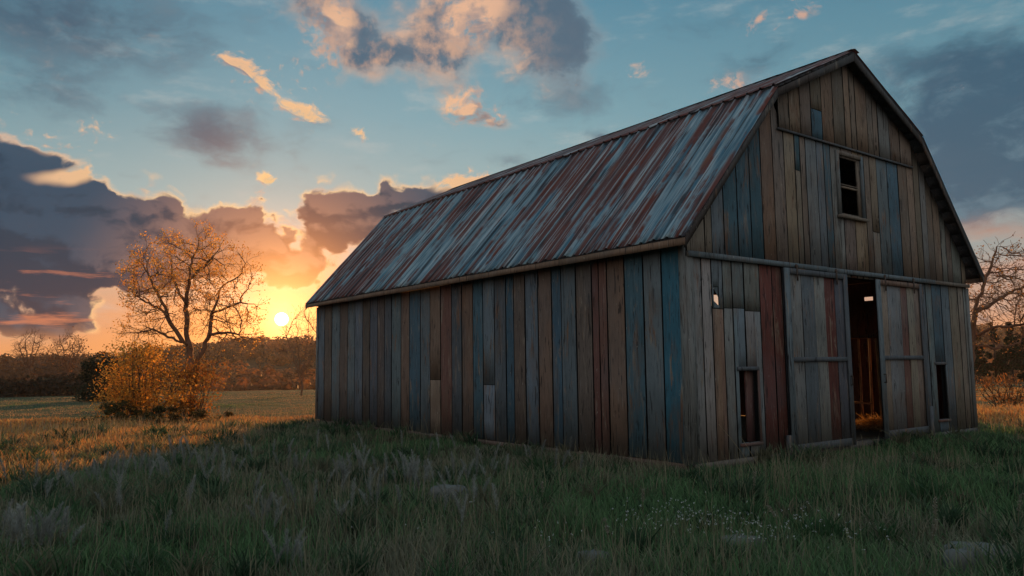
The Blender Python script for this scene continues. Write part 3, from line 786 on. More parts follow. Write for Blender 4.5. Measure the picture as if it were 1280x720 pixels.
# big tree beside the sun
YT = 33.
tb = at(238, 500, YT); tb[2] = gz_(tb[0], tb[1])
s = YT/F
cen = at(241, 375, YT)
attr = np.vstack([shell_points(460, cen, 90*s, 70*s, 90*s, .62, -.55), shell_points(50, at(300, 425, YT), 26*s, 40*s, 20*s, .6), shell_points(50, at(180, 418, YT), 26*s, 40*s, 22*s, .6)])
def pts_(lst, Y, dd): return [at(px, py, Y+dd*k) for k, (px, py) in enumerate(lst)]
stems_ = [pts_([(240, 455), (233, 418), (233, 373), (240, 329), (249, 300)], YT, .1), pts_([(233, 431), (213, 404), (200, 373), (187, 347)], YT, -.35), pts_([(245, 456), (262, 418), (267, 387), (276, 360), (302, 342)], YT, .35),
          pts_([(226, 428), (191, 411), (169, 418)], YT, .4), pts_([(262, 418), (289, 416), (313, 424)], YT, -.5), pts_([(233, 380), (216, 350), (212, 318)], YT, .6), pts_([(267, 390), (300, 378), (318, 380)], YT, .2), pts_([(236, 350), (258, 330), (275, 310)], YT, -.5), pts_([(205, 390), (178, 375), (165, 365)], YT, .3)]
make_tree('autumn_tree', tb, stems_, attr, 'tall nearly bare autumn tree with orange leaf tips left of the setting sun', 'tree', step=.2, infl=1.5, kill=.40, rtip=.006, rmax=.17, ntw=1300, twl=.6, bark='bark_warm',
          leafmat='leaf_lit', leafcols=[(.78, .40, .09), (.66, .30, .06), (.82, .50, .14)], nleaf=9500, lsize=.045, lspread=.10, top_bias=lambda t: .15+np.clip((t[:, 2]-3.5)/3., 0, 1)**1.5+.3*(np.hypot(t[:, 0], t[:, 1]) > 2.2))
# second stem right of the trunk
# autumn bush at its foot
def bush(name, cpx, base_py, Y, wpx, hpx, label, cols, n, lsize, cat='bush', stems=26, blobs=16, mat='leaf', group=None, depth=.8):
    s_ = Y/F; c = at(cpx, base_py, Y); c[2] = gz_(c[0], c[1]); t = empty(name, tuple(c)); tag(t, label, cat, group)
    w_, h_ = wpx*s_/2, hpx*s_
    cs = []
    for k in range(blobs):
        a = rng.uniform(-1, 1); z = rng.uniform(.12, 1.); lim = math.sqrt(max(0, 1-(z*.9)**2)); cs.append((a*w_*(.35+.65*lim), rng.uniform(-1, 1)*w_*depth, z*h_*.86, rng.uniform(.16, .32)*h_))
    cs = np.array(cs); k = rng.integers(0, len(cs), n); u = rng.normal(0, 1, (n, 3)); u /= np.linalg.norm(u, axis=1)[:, None]
    p = cs[k, :3]+u*(cs[k, 3:4]*rng.random((n, 1))**.4)*np.array([1.25, 1.1, .9])
    low = rng.random(n) < .16; p[low] = np.stack([rng.uniform(-w_, w_, low.sum()), rng.uniform(-w_*depth, w_*depth, low.sum()), rng.uniform(0, .35*h_, low.sum())], 1)
    p = p[p[:, 2] > .02]
    Lv, Lf, Lc = leaf_quads(p, lsize, cols); fast_mesh('foliage', Lv, [Lf], M[mat], t, Lc)
    mb_ = MB()
    for k in range(stems):
        q = cs[k % len(cs)]; p0 = np.array([q[0]*.35+rng.normal(0, .1), q[1]*.35, -.1]); p1 = np.array([q[0]*.8, q[1]*.8, q[2]*.6]); p2 = q[:3]+rng.normal(0, .2, 3)+np.array([0, 0, q[3]*.9])
        mb_.tube(p0, p1, .022, .014, n=5, cap=False); mb_.tube(p1, p2, .014, .005, n=5, cap=False)
    mb_.build('stems', M['bark'], t)
    return t
AUT = [(.70, .34, .06), (.58, .26, .05), (.76, .44, .09), (.34, .20, .05)]
bush('autumn_bush', 182, 519, 29.5, 88, 100, 'rounded orange autumn bush in front of the tall bare tree', AUT, 10000, .05, blobs=30, mat='leaf_lit', stems=44)
bush('autumn_bush', 240, 519, 31., 58, 74, 'smaller rust coloured bush right of the tree trunk', [(.36, .15, .035), (.25, .11, .03), (.3, .2, .06)], 3800, .05, blobs=18, mat='leaf_lit', stems=30)
bush('undergrowth', 150, 523, 27.5, 90, 26, 'low olive scrub at the left foot of the orange bush', [(.10, .09, .03), (.16, .11, .03), (.08, .08, .03)], 2600, .05, stems=14, blobs=12)
bush('undergrowth', 232, 524, 27.5, 96, 22, 'low brown scrub below the rust coloured bush', [(.14, .08, .03), (.16, .11, .03), (.08, .07, .03)], 2200, .05, stems=14, blobs=12)
bush('juniper', 124, 497, 46., 52, 56, 'dark evergreen shrub standing left of the orange bush', [(.02, .032, .016), (.03, .04, .02)], 9000, .075, mat='needle', blobs=16)
# small bare trees to the left
def bare(px, top, base_py, Y, wpx, label, seed_n=160, cp=None, **kw):
    s_ = Y/F; b = at(px, base_py, Y); b[2] = gz_(b[0], b[1]); c = at(cp or px, top+.48*(base_py-top)*.9, Y)
    attr_ = shell_points(seed_n, c, wpx/2*s_, wpx/2*s_, .44*(base_py-top)*s_, .5, -.35)
    hh_ = base_py-top; fork = [[at(px, base_py-hh_*.2, Y)]]+[[at(px, base_py-hh_*.2, Y), at(px+wpx*q1, base_py-hh_*.45, Y+q2), at(px+wpx*q1*1.9, base_py-hh_*.68, Y+q2*1.6)] for q1, q2 in ((-.16, .3), (-.05, -.4), (.07, .4), (.17, -.2))]
    return make_tree('bare_tree', b, fork, attr_, label, 'tree', step=.05*(base_py-top)*s_, infl=.5*(base_py-top)*s_, kill=.09*(base_py-top)*s_, rtip=.007*Y/60, rmax=.085*Y/60, ntw=kw.pop('ntw', 420), twl=.14*(base_py-top)*s_, sides=5, bark='bark_warm', **kw)
bare(36, 411, 476, 66., 42, 'small bare tree farthest left against the hills')
bare(84, 415, 478, 64., 50, 'spreading bare tree between the far left tree and the dark shrub', leafcols=[(.2, .09, .04)], nleaf=350, lsize=.08, lspread=.2)
bare(377, 384, 500, 52., 62, 'slender bare tree by the far corner of the barn beside the sun', seed_n=150, leafcols=[(.5, .25, .06)], nleaf=240, lsize=.05, lspread=.12)
# right: big bare tree behind the barn
YR = 29.; s = YR/F; rb_ = at(1212, 510, YR); rb_[2] = gz_(rb_[0], rb_[1])
attr = shell_points(460, at(1262, 378, YR), 62*s, 75*s, 86*s, .55, -.5)
make_tree('oak_tree', rb_, [[at(1214, 440, YR), at(1219, 385, YR), at(1236, 340, YR), at(1246, 308, YR)], pts_([(1218, 392), (1248, 374), (1290, 352)], YR, .3), pts_([(1216, 420), (1240, 410), (1284, 404)], YR, -.4), pts_([(1216, 430), (1245, 436), (1275, 428)], YR, .4)], attr, 'spreading half bare tree with russet leaves behind the right end of the barn', 'tree', step=.2, infl=1.6, kill=.36, rtip=.006, rmax=.11, ntw=900, twl=.55, bark='bark_warm',
          leafcols=[(.42, .24, .08), (.36, .16, .05), (.24, .13, .05)], nleaf=1300, lsize=.05, lspread=.14)
bush('autumn_bush', 1262, 512, 31., 84, 44, 'loose orange brown bush right of the barn beneath the bare tree', [(.40, .17, .05), (.28, .12, .04), (.15, .10, .04)], 1900, .045, stems=46, blobs=20)
# dark trees at the right edge of the field
def dark_tree(px, top, Y, wpx, label, conif, group='dark trees at the right field edge'):
    s_ = Y/F; b = at(px, 478, Y); b[2] = gz_(b[0], b[1]); h_ = at(px, top, Y)[2]-b[2]; w_ = wpx/2*s_
    t = empty('field_tree', tuple(b)); tag(t, label, 'tree', group)
    n = 5200; nb = 30; z = rng.uniform(.12, 1., nb); rad_ = (1-z)**.75 if conif else np.sqrt(np.clip(1-((z-.5)/.55)**2, .05, 1))
    a = rng.random(nb)*2*math.pi; rr = rng.random(nb)**.5*.8
    cs = np.stack([np.cos(a)*w_*rad_*rr, np.sin(a)*w_*rad_*rr, z*h_*.93], 1); sz = (.14+.22*rng.random(nb))*w_*(1.1 if conif else 1.5)*(.4+.6*rad_)
    k = rng.integers(0, nb, n); u = rng.normal(0, 1, (n, 3)); u /= np.linalg.norm(u, axis=1)[:, None]
    p = cs[k]+u*(sz[k]*rng.random(n)**.4)[:, None]
    Lv, Lf, Lc = leaf_quads(p, .13, [(.03, .045, .02), (.04, .055, .028), (.06, .04, .02)]); fast_mesh('crown', Lv, [Lf], M['needle'], t, Lc)
    m_ = MB(); m_.tube((0, 0, -.2), (0, 0, h_*.9), .16, .03, n=7); m_.build('trunk', M['bark'], t)
for px, top, Y, w_, lab, cf in ((1206, 405, 62, 40, 'dark tree half hidden by the right end of the barn', 0), (1226, 408, 60, 30, 'narrow dark tree, first one clear of the barn', 1), (1246, 404, 64, 34, 'dark pointed tree in the middle of the right field edge', 1),
                               (1266, 398, 60, 36, 'tallest dark tree near the right edge of the field', 1), (1290, 404, 62, 44, 'dark round tree at the right border of the view', 0), (1186, 410, 66, 44, 'dark tree behind the barn end', 0), (1320, 400, 63, 44, 'dark tree just past the right border', 0)):
    dark_tree(px, top, Y, w_, lab, cf)

# distant woods on the hills: one mass
n = 5200; azs = np.radians(rng.uniform(-44, 44, n)); rs_ = 125*(455/125)**(rng.random(n)**.8)
xs_ = rs_*np.sin(azs); ys_ = rs_*np.cos(azs)
dens = vnoise(xs_, ys_, 60, 8); keep = (dens > .28) | (rs_ > 260); xs_, ys_, rs_ = xs_[keep], ys_[keep], rs_[keep]; n = len(xs_)
sz = rng.uniform(.9, 1.9, n)*(1+rs_/500); zz = height(xs_, ys_)
hh = sz*rng.uniform(.7, 1.2, n)*np.where(rs_ < 130, .75, 1.)
per = 60; u = rng.normal(0, 1, (n*per, 3)); u /= np.linalg.norm(u, axis=1)[:, None]; rr = rng.random((n*per, 1))**.35
c = np.repeat(np.stack([xs_, ys_, zz+hh*.75], 1), per, 0)+u*rr*np.repeat(np.stack([sz, sz, hh], 1), per, 0)
azw = np.degrees(np.arctan2(xs_, ys_)); wc = (.22+.78*sst(azw, -28, -20))[:, None]*np.array([(.26, .105, .04), (.19, .085, .035), (.36, .15, .05), (.12, .07, .035)])[rng.integers(0, 4, n)]  # haze glow painted into the woods: orange toward the sun, darker at left
qs = np.repeat(sz*.20, per)[:, None]; v = rng.normal(0, 1, (n*per, 3)); v = np.cross(u, v); v /= np.linalg.norm(v, axis=1)[:, None]; w3 = np.cross(u, v)
V = np.stack([c-v*qs, c+w3*qs, c+v*qs, c-w3*qs], 1).reshape(-1, 3)
col = np.repeat(np.concatenate([np.repeat(wc, per, 0)*rng.uniform(.7, 1.25, (n*per, 1)), np.ones((n*per, 1))], 1), 4, 0)
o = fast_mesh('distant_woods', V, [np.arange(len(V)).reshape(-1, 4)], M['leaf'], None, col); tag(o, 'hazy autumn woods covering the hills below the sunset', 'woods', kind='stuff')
# hedgerow at the left field's far edge
n = 9000; a = np.radians(rng.uniform(-42, -26.3, n)); Yh = 63+rng.normal(0, 1.6, n); xh = Yh*np.tan(a); hb = .5+1.2*vnoise(xh, Yh*0, 4., 11)+.7*vnoise(xh, Yh*0, .9, 12)
c = np.stack([xh, Yh, height(xh, Yh)+hb*rng.random(n)**.7], 1)
Lv, Lf, Lc = leaf_quads(c, .17, [(.04, .03, .018), (.06, .035, .02), (.03, .03, .018)])
o = fast_mesh('hedgerow', Lv, [Lf], M['needle'], None, Lc); tag(o, 'dark hedgerow along the far edge of the left field', 'hedge', kind='stuff')

# ------------------------------------------------------------------ grass
def blade_mesh(x, y, h_, w_, lean, col, name, seg2=True):
    n = len(x); z = height(x, y)-.02; th = rng.random(n)*2*math.pi; sx_ = np.cos(th)*w_; sy_ = np.sin(th)*w_
    ld = rng.random(n)*2*math.pi; lx_ = np.cos(ld)*lean*h_; ly_ = np.sin(ld)*lean*h_
    b = np.stack([x, y, z], 1); S = np.stack([sx_, sy_, 0*x], 1)
    m1 = b+np.stack([lx_*.28, ly_*.28, h_*.52], 1); m2 = b+np.stack([lx_*.62, ly_*.62, h_*.82], 1); tp = b+np.stack([lx_*1.05, ly_*1.05, h_*.98], 1)
    V = np.stack([b-S, b+S, m1+S*.8, m1-S*.8, m2+S*.45, m2-S*.45, tp], 1).reshape(-1, 3)
    k = np.arange(n)*7; q1 = np.stack([k, k+1, k+2, k+3], 1); q2 = np.stack([k+3, k+2, k+4, k+5], 1); t3 = np.stack([k+5, k+4, k+6], 1)
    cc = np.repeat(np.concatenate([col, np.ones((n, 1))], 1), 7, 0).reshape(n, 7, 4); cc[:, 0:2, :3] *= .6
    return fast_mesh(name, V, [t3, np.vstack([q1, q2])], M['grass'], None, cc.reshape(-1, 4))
def scatter(n, r0, r1, a0=-46, a1=46, gam=1.):
    a = np.radians(rng.uniform(a0, a1, n)); r = r0*(r1/r0)**rng.random(n) if gam == 0 else r0+(r1-r0)*rng.random(n)**gam
    x, y = r*np.sin(a), r*np.cos(a); k = barn_dist(x, y) > .02; lx_ = (x-BX)*LX[0]+(y-BY)*LX[1]; ly_ = (x-BX)*LY[0]+(y-BY)*LY[1]
    return x[k], y[k]
def sunlit_zone(x, y):  # where sun lands: grass coloured golden there, green in the barn's shade
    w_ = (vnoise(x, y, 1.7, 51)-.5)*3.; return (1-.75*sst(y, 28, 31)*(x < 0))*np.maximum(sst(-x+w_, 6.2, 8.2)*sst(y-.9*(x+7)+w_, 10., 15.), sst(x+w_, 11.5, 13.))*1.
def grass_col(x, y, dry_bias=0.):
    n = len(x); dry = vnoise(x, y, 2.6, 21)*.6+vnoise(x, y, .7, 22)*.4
    dry = dry+.06*sst(-x, 0, 8)-.10*sst(x, 0, 5)+dry_bias+rng.normal(0, .13, n)+.6*sunlit_zone(x, y)  # dryness plus painted sunlight: sunlit zone pushes grass to the golden tint
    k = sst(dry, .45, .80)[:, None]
    gr = np.array([.13, .225, .095])*(1+rng.normal(0, .2, (n, 1))); sunlit_k = sunlit_zone(x, y)[:, None]; dr = (np.array([.26, .24, .165])*(1-sunlit_k)+np.array([.72, .33, .12])*sunlit_k)*(1+rng.normal(0, .22, (n, 1)))  # orange-gold tint stands in for sunlight on the grass
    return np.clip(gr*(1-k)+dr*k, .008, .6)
x, y = scatter(330000, 4.2, 62, gam=1.25); r = np.hypot(x, y)
keep = rng.random(len(x)) < np.clip(1.15-.55*(vnoise(x, y, 1.6, 31) < .25), 0, 1)
x, y, r = x[keep], y[keep], r[keep]; hn = vnoise(x, y, 1.3, 32)*.6+vnoise(x, y, .45, 33)*.4
near_b = np.exp(-barn_dist(x, y)/.5)
h_ = (.10+.20*hn-.10*near_b)*rng.uniform(.6, 1.3, len(x))*(1-.8*sst(y+1.5*vnoise(x, y, 2., 77), 28.5, 30.5)); w_ = .0032+.00055*r
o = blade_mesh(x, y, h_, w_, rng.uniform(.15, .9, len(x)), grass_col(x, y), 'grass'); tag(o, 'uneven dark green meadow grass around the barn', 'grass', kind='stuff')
# rank leafy tufts that break up the sward
cx_, cy_ = scatter(900, 5, 26, gam=.9); k_ = rng.integers(0, len(cx_), 26000); sp_ = rng.uniform(.04, .16, len(cx_))[k_]
x, y = cx_[k_]+rng.normal(0, 1, len(k_))*sp_, cy_[k_]+rng.normal(0, 1, len(k_))*sp_; kk = barn_dist(x, y) > .05; x, y, k_ = x[kk], y[kk], k_[kk]; hc_ = rng.uniform(.14, .42, len(cx_))[k_]
tint = np.array([(.06, .12, .05), (.10, .15, .08), (.16, .15, .09), (.05, .09, .045)])[rng.integers(0, 4, len(cx_))[k_]]*rng.uniform(.7, 1.25, (len(k_), 1))
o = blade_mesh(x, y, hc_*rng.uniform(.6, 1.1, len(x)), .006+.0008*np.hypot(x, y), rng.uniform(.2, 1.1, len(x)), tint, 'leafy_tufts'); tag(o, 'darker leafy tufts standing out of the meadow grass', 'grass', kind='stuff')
# taller dry stems
x, y = scatter(26000, 5, 34, gam=1.1); k = rng.random(len(x)) < vnoise(x, y, 2.2, 41)**1.6+.05; x, y = x[k], y[k]; r = np.hypot(x, y); n = len(x)
o = blade_mesh(x, y, rng.uniform(.3, .62, n)*(.6+.5*vnoise(x, y, 2.2, 41)), .0016+.00022*r, rng.uniform(.05, .35, n), np.clip(np.array([.30, .25, .16])*(1+rng.normal(0, .2, (n, 1))), .02, .6), 'dry_stems')
tag(o, 'thin pale dry stems standing above the meadow grass', 'grass', kind='stuff')

# feathery seed heads, many: one soft mass, plus the single big plumes as things
def plume(n_fil, h_, wd, rn):
    """stalk and feather head; returns V, F for a unit at the origin"""
    V = []; Fq = []; d = rn.uniform(-.14, .14, 2)
    def cp(t): return np.array([d[0]*h_*t*t, d[1]*h_*t*t, h_*t])
    for k in range(4):
        a, b = cp(k/4), cp((k+1)/4); s_ = np.array([.002, 0, 0]) if k % 2 == 0 else np.array([.002, .0005, 0]); i0 = len(V)
        V += [a-s_, a+s_, b+s_, b-s_]; Fq.append([i0, i0+1, i0+2, i0+3])
    for k in range(n_fil):
        t = .45+.55*rn.random(); c = cp(t); prof = math.sin(math.pi*min(1, (t-.42)/.60))**.7
        a = rn.random()*2*math.pi; l_ = wd*(.35+.65*rn.random())*(prof+.12)
        e = c+np.array([math.cos(a)*l_, math.sin(a)*l_, l_*rn.uniform(1.2, 2.6)]); s_ = np.array([-math.sin(a), math.cos(a), .3])*.0017; i0 = len(V)
        V += [c-s_, c+s_, e+s_*.6, e-s_*.6]; Fq.append([i0, i0+1, i0+2, i0+3])
    return np.array(V), np.array(Fq)
protos = [plume(260, 1., .045, rng) for _ in range(7)]
def plume_field(x, y, hts, name, col=(.40, .39, .35)):
    Vs = []; Fs = []; n0 = 0; cs = []
    z = height(x, y)
    for k in range(len(x)):
        V_, F_ = protos[rng.integers(0, len(protos))]; a = rng.random()*6.28; c_, s_ = math.cos(a), math.sin(a); hh_ = hts[k]
        Q = V_*np.array([1.1, 1.1, hh_]); Q = np.stack([Q[:, 0]*c_-Q[:, 1]*s_, Q[:, 0]*s_+Q[:, 1]*c_, Q[:, 2]], 1)+np.array([x[k], y[k], z[k]-.02])
        Vs.append(Q); Fs.append(F_+n0); n0 += len(Q); cs.append(np.tile(np.array(list(np.array(col)*rng.uniform(.7, 1.15))+[1]), (len(Q), 1)))
    return fast_mesh(name, np.vstack(Vs), [np.vstack(Fs)], M['grass'], None, np.vstack(cs))
def gnd(px, py):
    d = ray(px, py); t = (-.16-ZC)/d[2]; return CAM+d*t
pts = []
for (px, py, sxp, n) in ((175, 605, 50, 26), (120, 612, 40, 14), (60, 625, 50, 12), (250, 598, 60, 16), (330, 600, 50, 9), (430, 612, 16, 10), (505, 606, 22, 16), (548, 622, 30, 10), (590, 612, 40, 9), (640, 590, 40, 9), (480, 582, 70, 12), (700, 600, 30, 5), (300, 660, 80, 9), (200, 640, 70, 9), (440, 660, 60, 7), (560, 660, 80, 8)):
    for _ in range(n):
        g_ = gnd(px+rng.normal(0, sxp), py+rng.normal(0, 9)); pts.append((g_[0]+rng.normal(0, .08), g_[1]+rng.normal(0, .5)))
pts = np.array(pts); pts = pts[(barn_dist(pts[:, 0], pts[:, 1]) > .35) & (pts[:, 1] < 24)]
o = plume_field(pts[:, 0], pts[:, 1], rng.uniform(.36, .62, len(pts)), 'seed_heads'); tag(o, 'pale feathery grass seed heads scattered through the left meadow', 'grass', kind='stuff')
# clumps big enough to point at
def clump(px, py, n, h_, spread, label):
    g_ = gnd(px, py); t = None; x_ = rng.normal(0, spread, n); y_ = rng.normal(0, spread*.7, n)
    o_ = plume_field(g_[0]+x_, g_[1]+y_, rng.uniform(.7, 1.1, n)*h_, 'feather_grass', (.42, .41, .37)); tag(o_, label, 'weed', 'tall feathery weeds in the foreground'); return o_
clump(62, 708, 13, .50, .12, 'bushy pale feather weed at the lower left of the meadow')
clump(2, 712, 13, .55, .12, 'pale feather weed cut by the left border')
clump(358, 716, 6, .50, .07, 'pale feather weed at the bottom edge left of centre')
clump(333, 668, 4, .42, .05, 'slim feather weed just above the one at the bottom edge')
clump(428, 622, 5, .55, .07, 'upright pair of feather heads below the left part of the long wall')
clump(508, 610, 6, .5, .10, 'pale feather clump below the middle of the long wall')
# mullein-like stalks on the right
def stalk(px, py, top_py, label):
    g_ = gnd(px, py); Y = g_[1]; g_[2] = gz_(g_[0], g_[1]); h_ = at(px, top_py, Y)[2]-g_[2]
    t = empty('weed_stalk', tuple(g_)); tag(t, label, 'weed', 'single seed stalks in the meadow'); m_ = MB(); lx_ = rng.normal(0, .05)
    m_.tube((0, 0, -.05), (lx_*.4, 0, h_*.6), .005, .004, (.24, .2, .13, 1), 5, False); m_.tube((lx_*.4, 0, h_*.6), (lx_, 0, h_), .004, .003, (.24, .2, .13, 1), 5, False); m_.build('stem', M['grass'], t)
    V_ = []; n_ = 90; k = rng.random(n_); c = np.stack([lx_*(.4+.6*k)+rng.normal(0, .010, n_), rng.normal(0, .010, n_), h_*(.62+.4*k)], 1); Lv, Lf, Lc = leaf_quads(c, .012, [(.34, .31, .24), (.26, .23, .16)]); fast_mesh('seed_head', Lv, [Lf], M['grass'], t, Lc)
for a in ((1171, 676, 622, 'seed stalk low on the right with a thick pale head'), (1272, 672, 618, 'seed stalk at the right border'), (1164, 700, 650, 'short pale stalk just left of the thick headed one'), (943, 640, 590, 'single stalk in front of the left hatch of the barn'), (1029, 615, 572, 'stalk standing before the left sliding door'),
          (804, 655, 612, 'stalk in front of the near barn corner'), (1142, 592, 566, 'bent stalk in front of the right sliding door'), (975, 670, 632, 'slender stalk on the right half of the meadow'), (762, 690, 648, 'stalk at the middle of the foreground'), (678, 640, 602, 'stalk below the middle of the long wall')):
    stalk(*a)
# long arching straws by the left hatch
for (p0, p1, lab) in (((950, 600), (898, 530), 'long dry straw arching across the left hatch'), ((958, 606), (925, 545), 'second long straw leaning right of the arching one')):
    g_ = gnd(*p0); Y = g_[1]; q = at(p1[0], p1[1], Y-.1); g_[2] = -.2; m_ = MB(); b = np.array(g_); q = np.array(q); md = (b+q)/2+np.array([.05, 0, .06])
    for a_, c_ in ((0, .25), (.25, .5), (.5, .75), (.75, 1)):
        f = lambda t: (1-t)**2*b+2*t*(1-t)*md+t*t*q
        m_.tube(f(a_)-b, f(c_)-b, .004, .003, (.4, .32, .2, 1), 5, False)
    o = m_.build('straw', M['grass'], None, loc_=tuple(b)); tag(o, lab, 'straw')
# tiny white flowers
cl = []
for (px, py, sp, n) in ((850, 668, 26, 60), (800, 672, 22, 26), (905, 676, 30, 70), (960, 690, 26, 40), (1005, 672, 16, 24), (690, 690, 40, 14), (1050, 695, 40, 22), (560, 672, 60, 10)):
    for _ in range(n):
        g_ = gnd(px+rng.normal(0, sp), py+rng.normal(0, 9)); cl.append((g_[0], g_[1]))
cl = np.array(cl); z = height(cl[:, 0], cl[:, 1]); n = len(cl); hh_ = rng.uniform(.12, .30, n)
pos = np.stack([cl[:, 0], cl[:, 1], z+hh_], 1); per = 4
Lv, Lf, Lc = leaf_quads(np.repeat(pos, per, 0)+rng.normal(0, .006, (n*per, 3)), .0085, [(.75, .75, .72), (.6, .6, .6)])
sv = []; sf = []
for k in range(n):
    a = pos[k]; b = np.array([cl[k, 0]+rng.normal(0, .03), cl[k, 1], z[k]]); i0 = len(Lv)+len(sv); sv += [a-[.0015, 0, 0], a+[.0015, 0, 0], b+[.0015, 0, 0], b-[.0015, 0, 0]]; sf.append([i0, i0+1, i0+2, i0+3])
o = fast_mesh('wildflowers', np.vstack([Lv, np.array(sv)]), [np.vstack([Lf, np.array(sf)])], M['grass'], None, np.vstack([Lc, np.tile([.2, .22, .1, 1], (len(sv), 1))]))
tag(o, 'sprinkle of tiny white wildflowers in the right foreground', 'wildflowers', kind='stuff')
# flat stones showing through the grass
def flat_rock(px, py, wpx, label, hgt=.10):
    g_ = gnd(px, py); g_[2] = gz_(g_[0], g_[1]); sc_ = g_[1]/F; a = wpx/2*sc_; n_ = 18; P = []; rs2 = [random.uniform(.75, 1.15) for _ in range(n_)]
    for zz_, s2 in ((-.06, 1.05), (hgt*.6, 1.), (hgt, .85), (hgt*1.05, .45)):
        for k in range(n_):
            t = 2*math.pi*k/n_; P.append((math.cos(t)*a*s2*rs2[k], math.sin(t)*a*.75*s2*rs2[(k*5) % n_], zz_+random.uniform(-.012, .012)))
    P.append((0, 0, hgt*1.05)); fs = []
    for l_ in range(3):
        for k in range(n_): fs.append((l_*n_+k, l_*n_+(k+1) % n_, (l_+1)*n_+(k+1) % n_, (l_+1)*n_+k))
    for k in range(n_): fs.append((3*n_+k, 3*n_+(k+1) % n_, 4*n_))
    m_ = MB(); m_.poly(P, fs); o_ = m_.build('flat_rock', M['rock'], None, True, tuple(g_)); tag(o_, label, 'rock', 'flat stones in the grass')
flat_rock(1225, 700, 90, 'wide flat grey stone at the lower right', .13); flat_rock(740, 704, 44, 'grey stone at the bottom centre', .13); flat_rock(560, 627, 46, 'pale stone in the grass below the middle of the long wall', .2); flat_rock(1200, 716, 34, 'small grey stone in front of the wide flat one', .16)
flat_rock(925, 686, 60, 'low stone among the white flowers', .10)

# ------------------------------------------------------------------ light and sky
SAZ, SEL = azel(352, 399)             # where the sun shows
LAZ, LEL = 6.0, 5.0                   # where the low light comes from
sun = bpy.data.lights.new('sun', 'SUN'); sun.energy = 5.; sun.angle = R(.6); sun.color = (1., .43, .13)
so = bpy.data.objects.new('sun', sun); C.objects.link(so)
dv = Vector((math.sin(R(LAZ))*math.cos(R(LEL)), math.cos(R(LAZ))*math.cos(R(LEL)), math.sin(R(LEL))))
so.rotation_euler = dv.to_track_quat('Z', 'Y').to_euler(); so.location = (0, 0, 30)

wd = bpy.data.worlds.new('World'); bpy.context.scene.world = wd; wd.use_nodes = True
wt = wd.node_tree; wt.nodes.clear(); g = G(wt)
D = g.vm('NORMALIZE', g.n('ShaderNodeTexCoord').outputs['Generated'])
dx, dy, dz = g.sep(D)
DEG = 180/math.pi
az = g.m('MULTIPLY', g.m('ARCTAN2', dx, dy), DEG); el = g.m('MULTIPLY', g.m('ARCSINE', dz), DEG)
P = g.xyz(az, el, 0.)
# base sky, colour by height, warmer towards the sun
S = lambda *c: lin(*c)
t = g.m('DIVIDE', el, 40., clamp=True)
sky = g.ramp(t, [(0., S(222, 150, 108)), (.06, S(206, 164, 136)), (.14, S(168, 176, 170)), (.26, S(158, 184, 184)), (.45, S(118, 166, 180)), (.66, S(84, 142, 166)), (.85, S(84, 132, 156)), (1., S(128, 160, 176))])
right = g.rng(az, -10., 34.); sky = g.mix(g.m('MULTIPLY', right, .30), sky, S(60, 96, 118))
sky = g.mix(g.m('MULTIPLY', g.m('MULTIPLY', right, g.rng(el, 9., 2.)), .7), sky, S(214, 158, 126))
leftd = g.m('MULTIPLY', g.rng(az, -14., -36.), g.rng(el, 8., 24.)); sky = g.mix(g.m('MULTIPLY', leftd, .5), sky, S(58, 100, 122))
back = g.rng(dy, .25, -.5); sky = g.mix(back, sky, g.ramp(t, [(0., S(172, 164, 160)), (.3, S(182, 182, 182)), (1., S(168, 178, 186))]))
sd = (math.sin(R(SAZ))*math.cos(R(SEL)), math.cos(R(SAZ))*math.cos(R(SEL)), math.sin(R(SEL)))
cosang = g.m('MINIMUM', g.vm('DOT_PRODUCT', D, sd), .9999999)
ang = g.m('MULTIPLY', g.m('ARCCOSINE', cosang), DEG)
sky = g.mix(g.m('MULTIPLY', g.m('MULTIPLY', g.rng(ang, 24., 4.), g.rng(el, 11., 2.)), .85), sky, S(238, 150, 84))
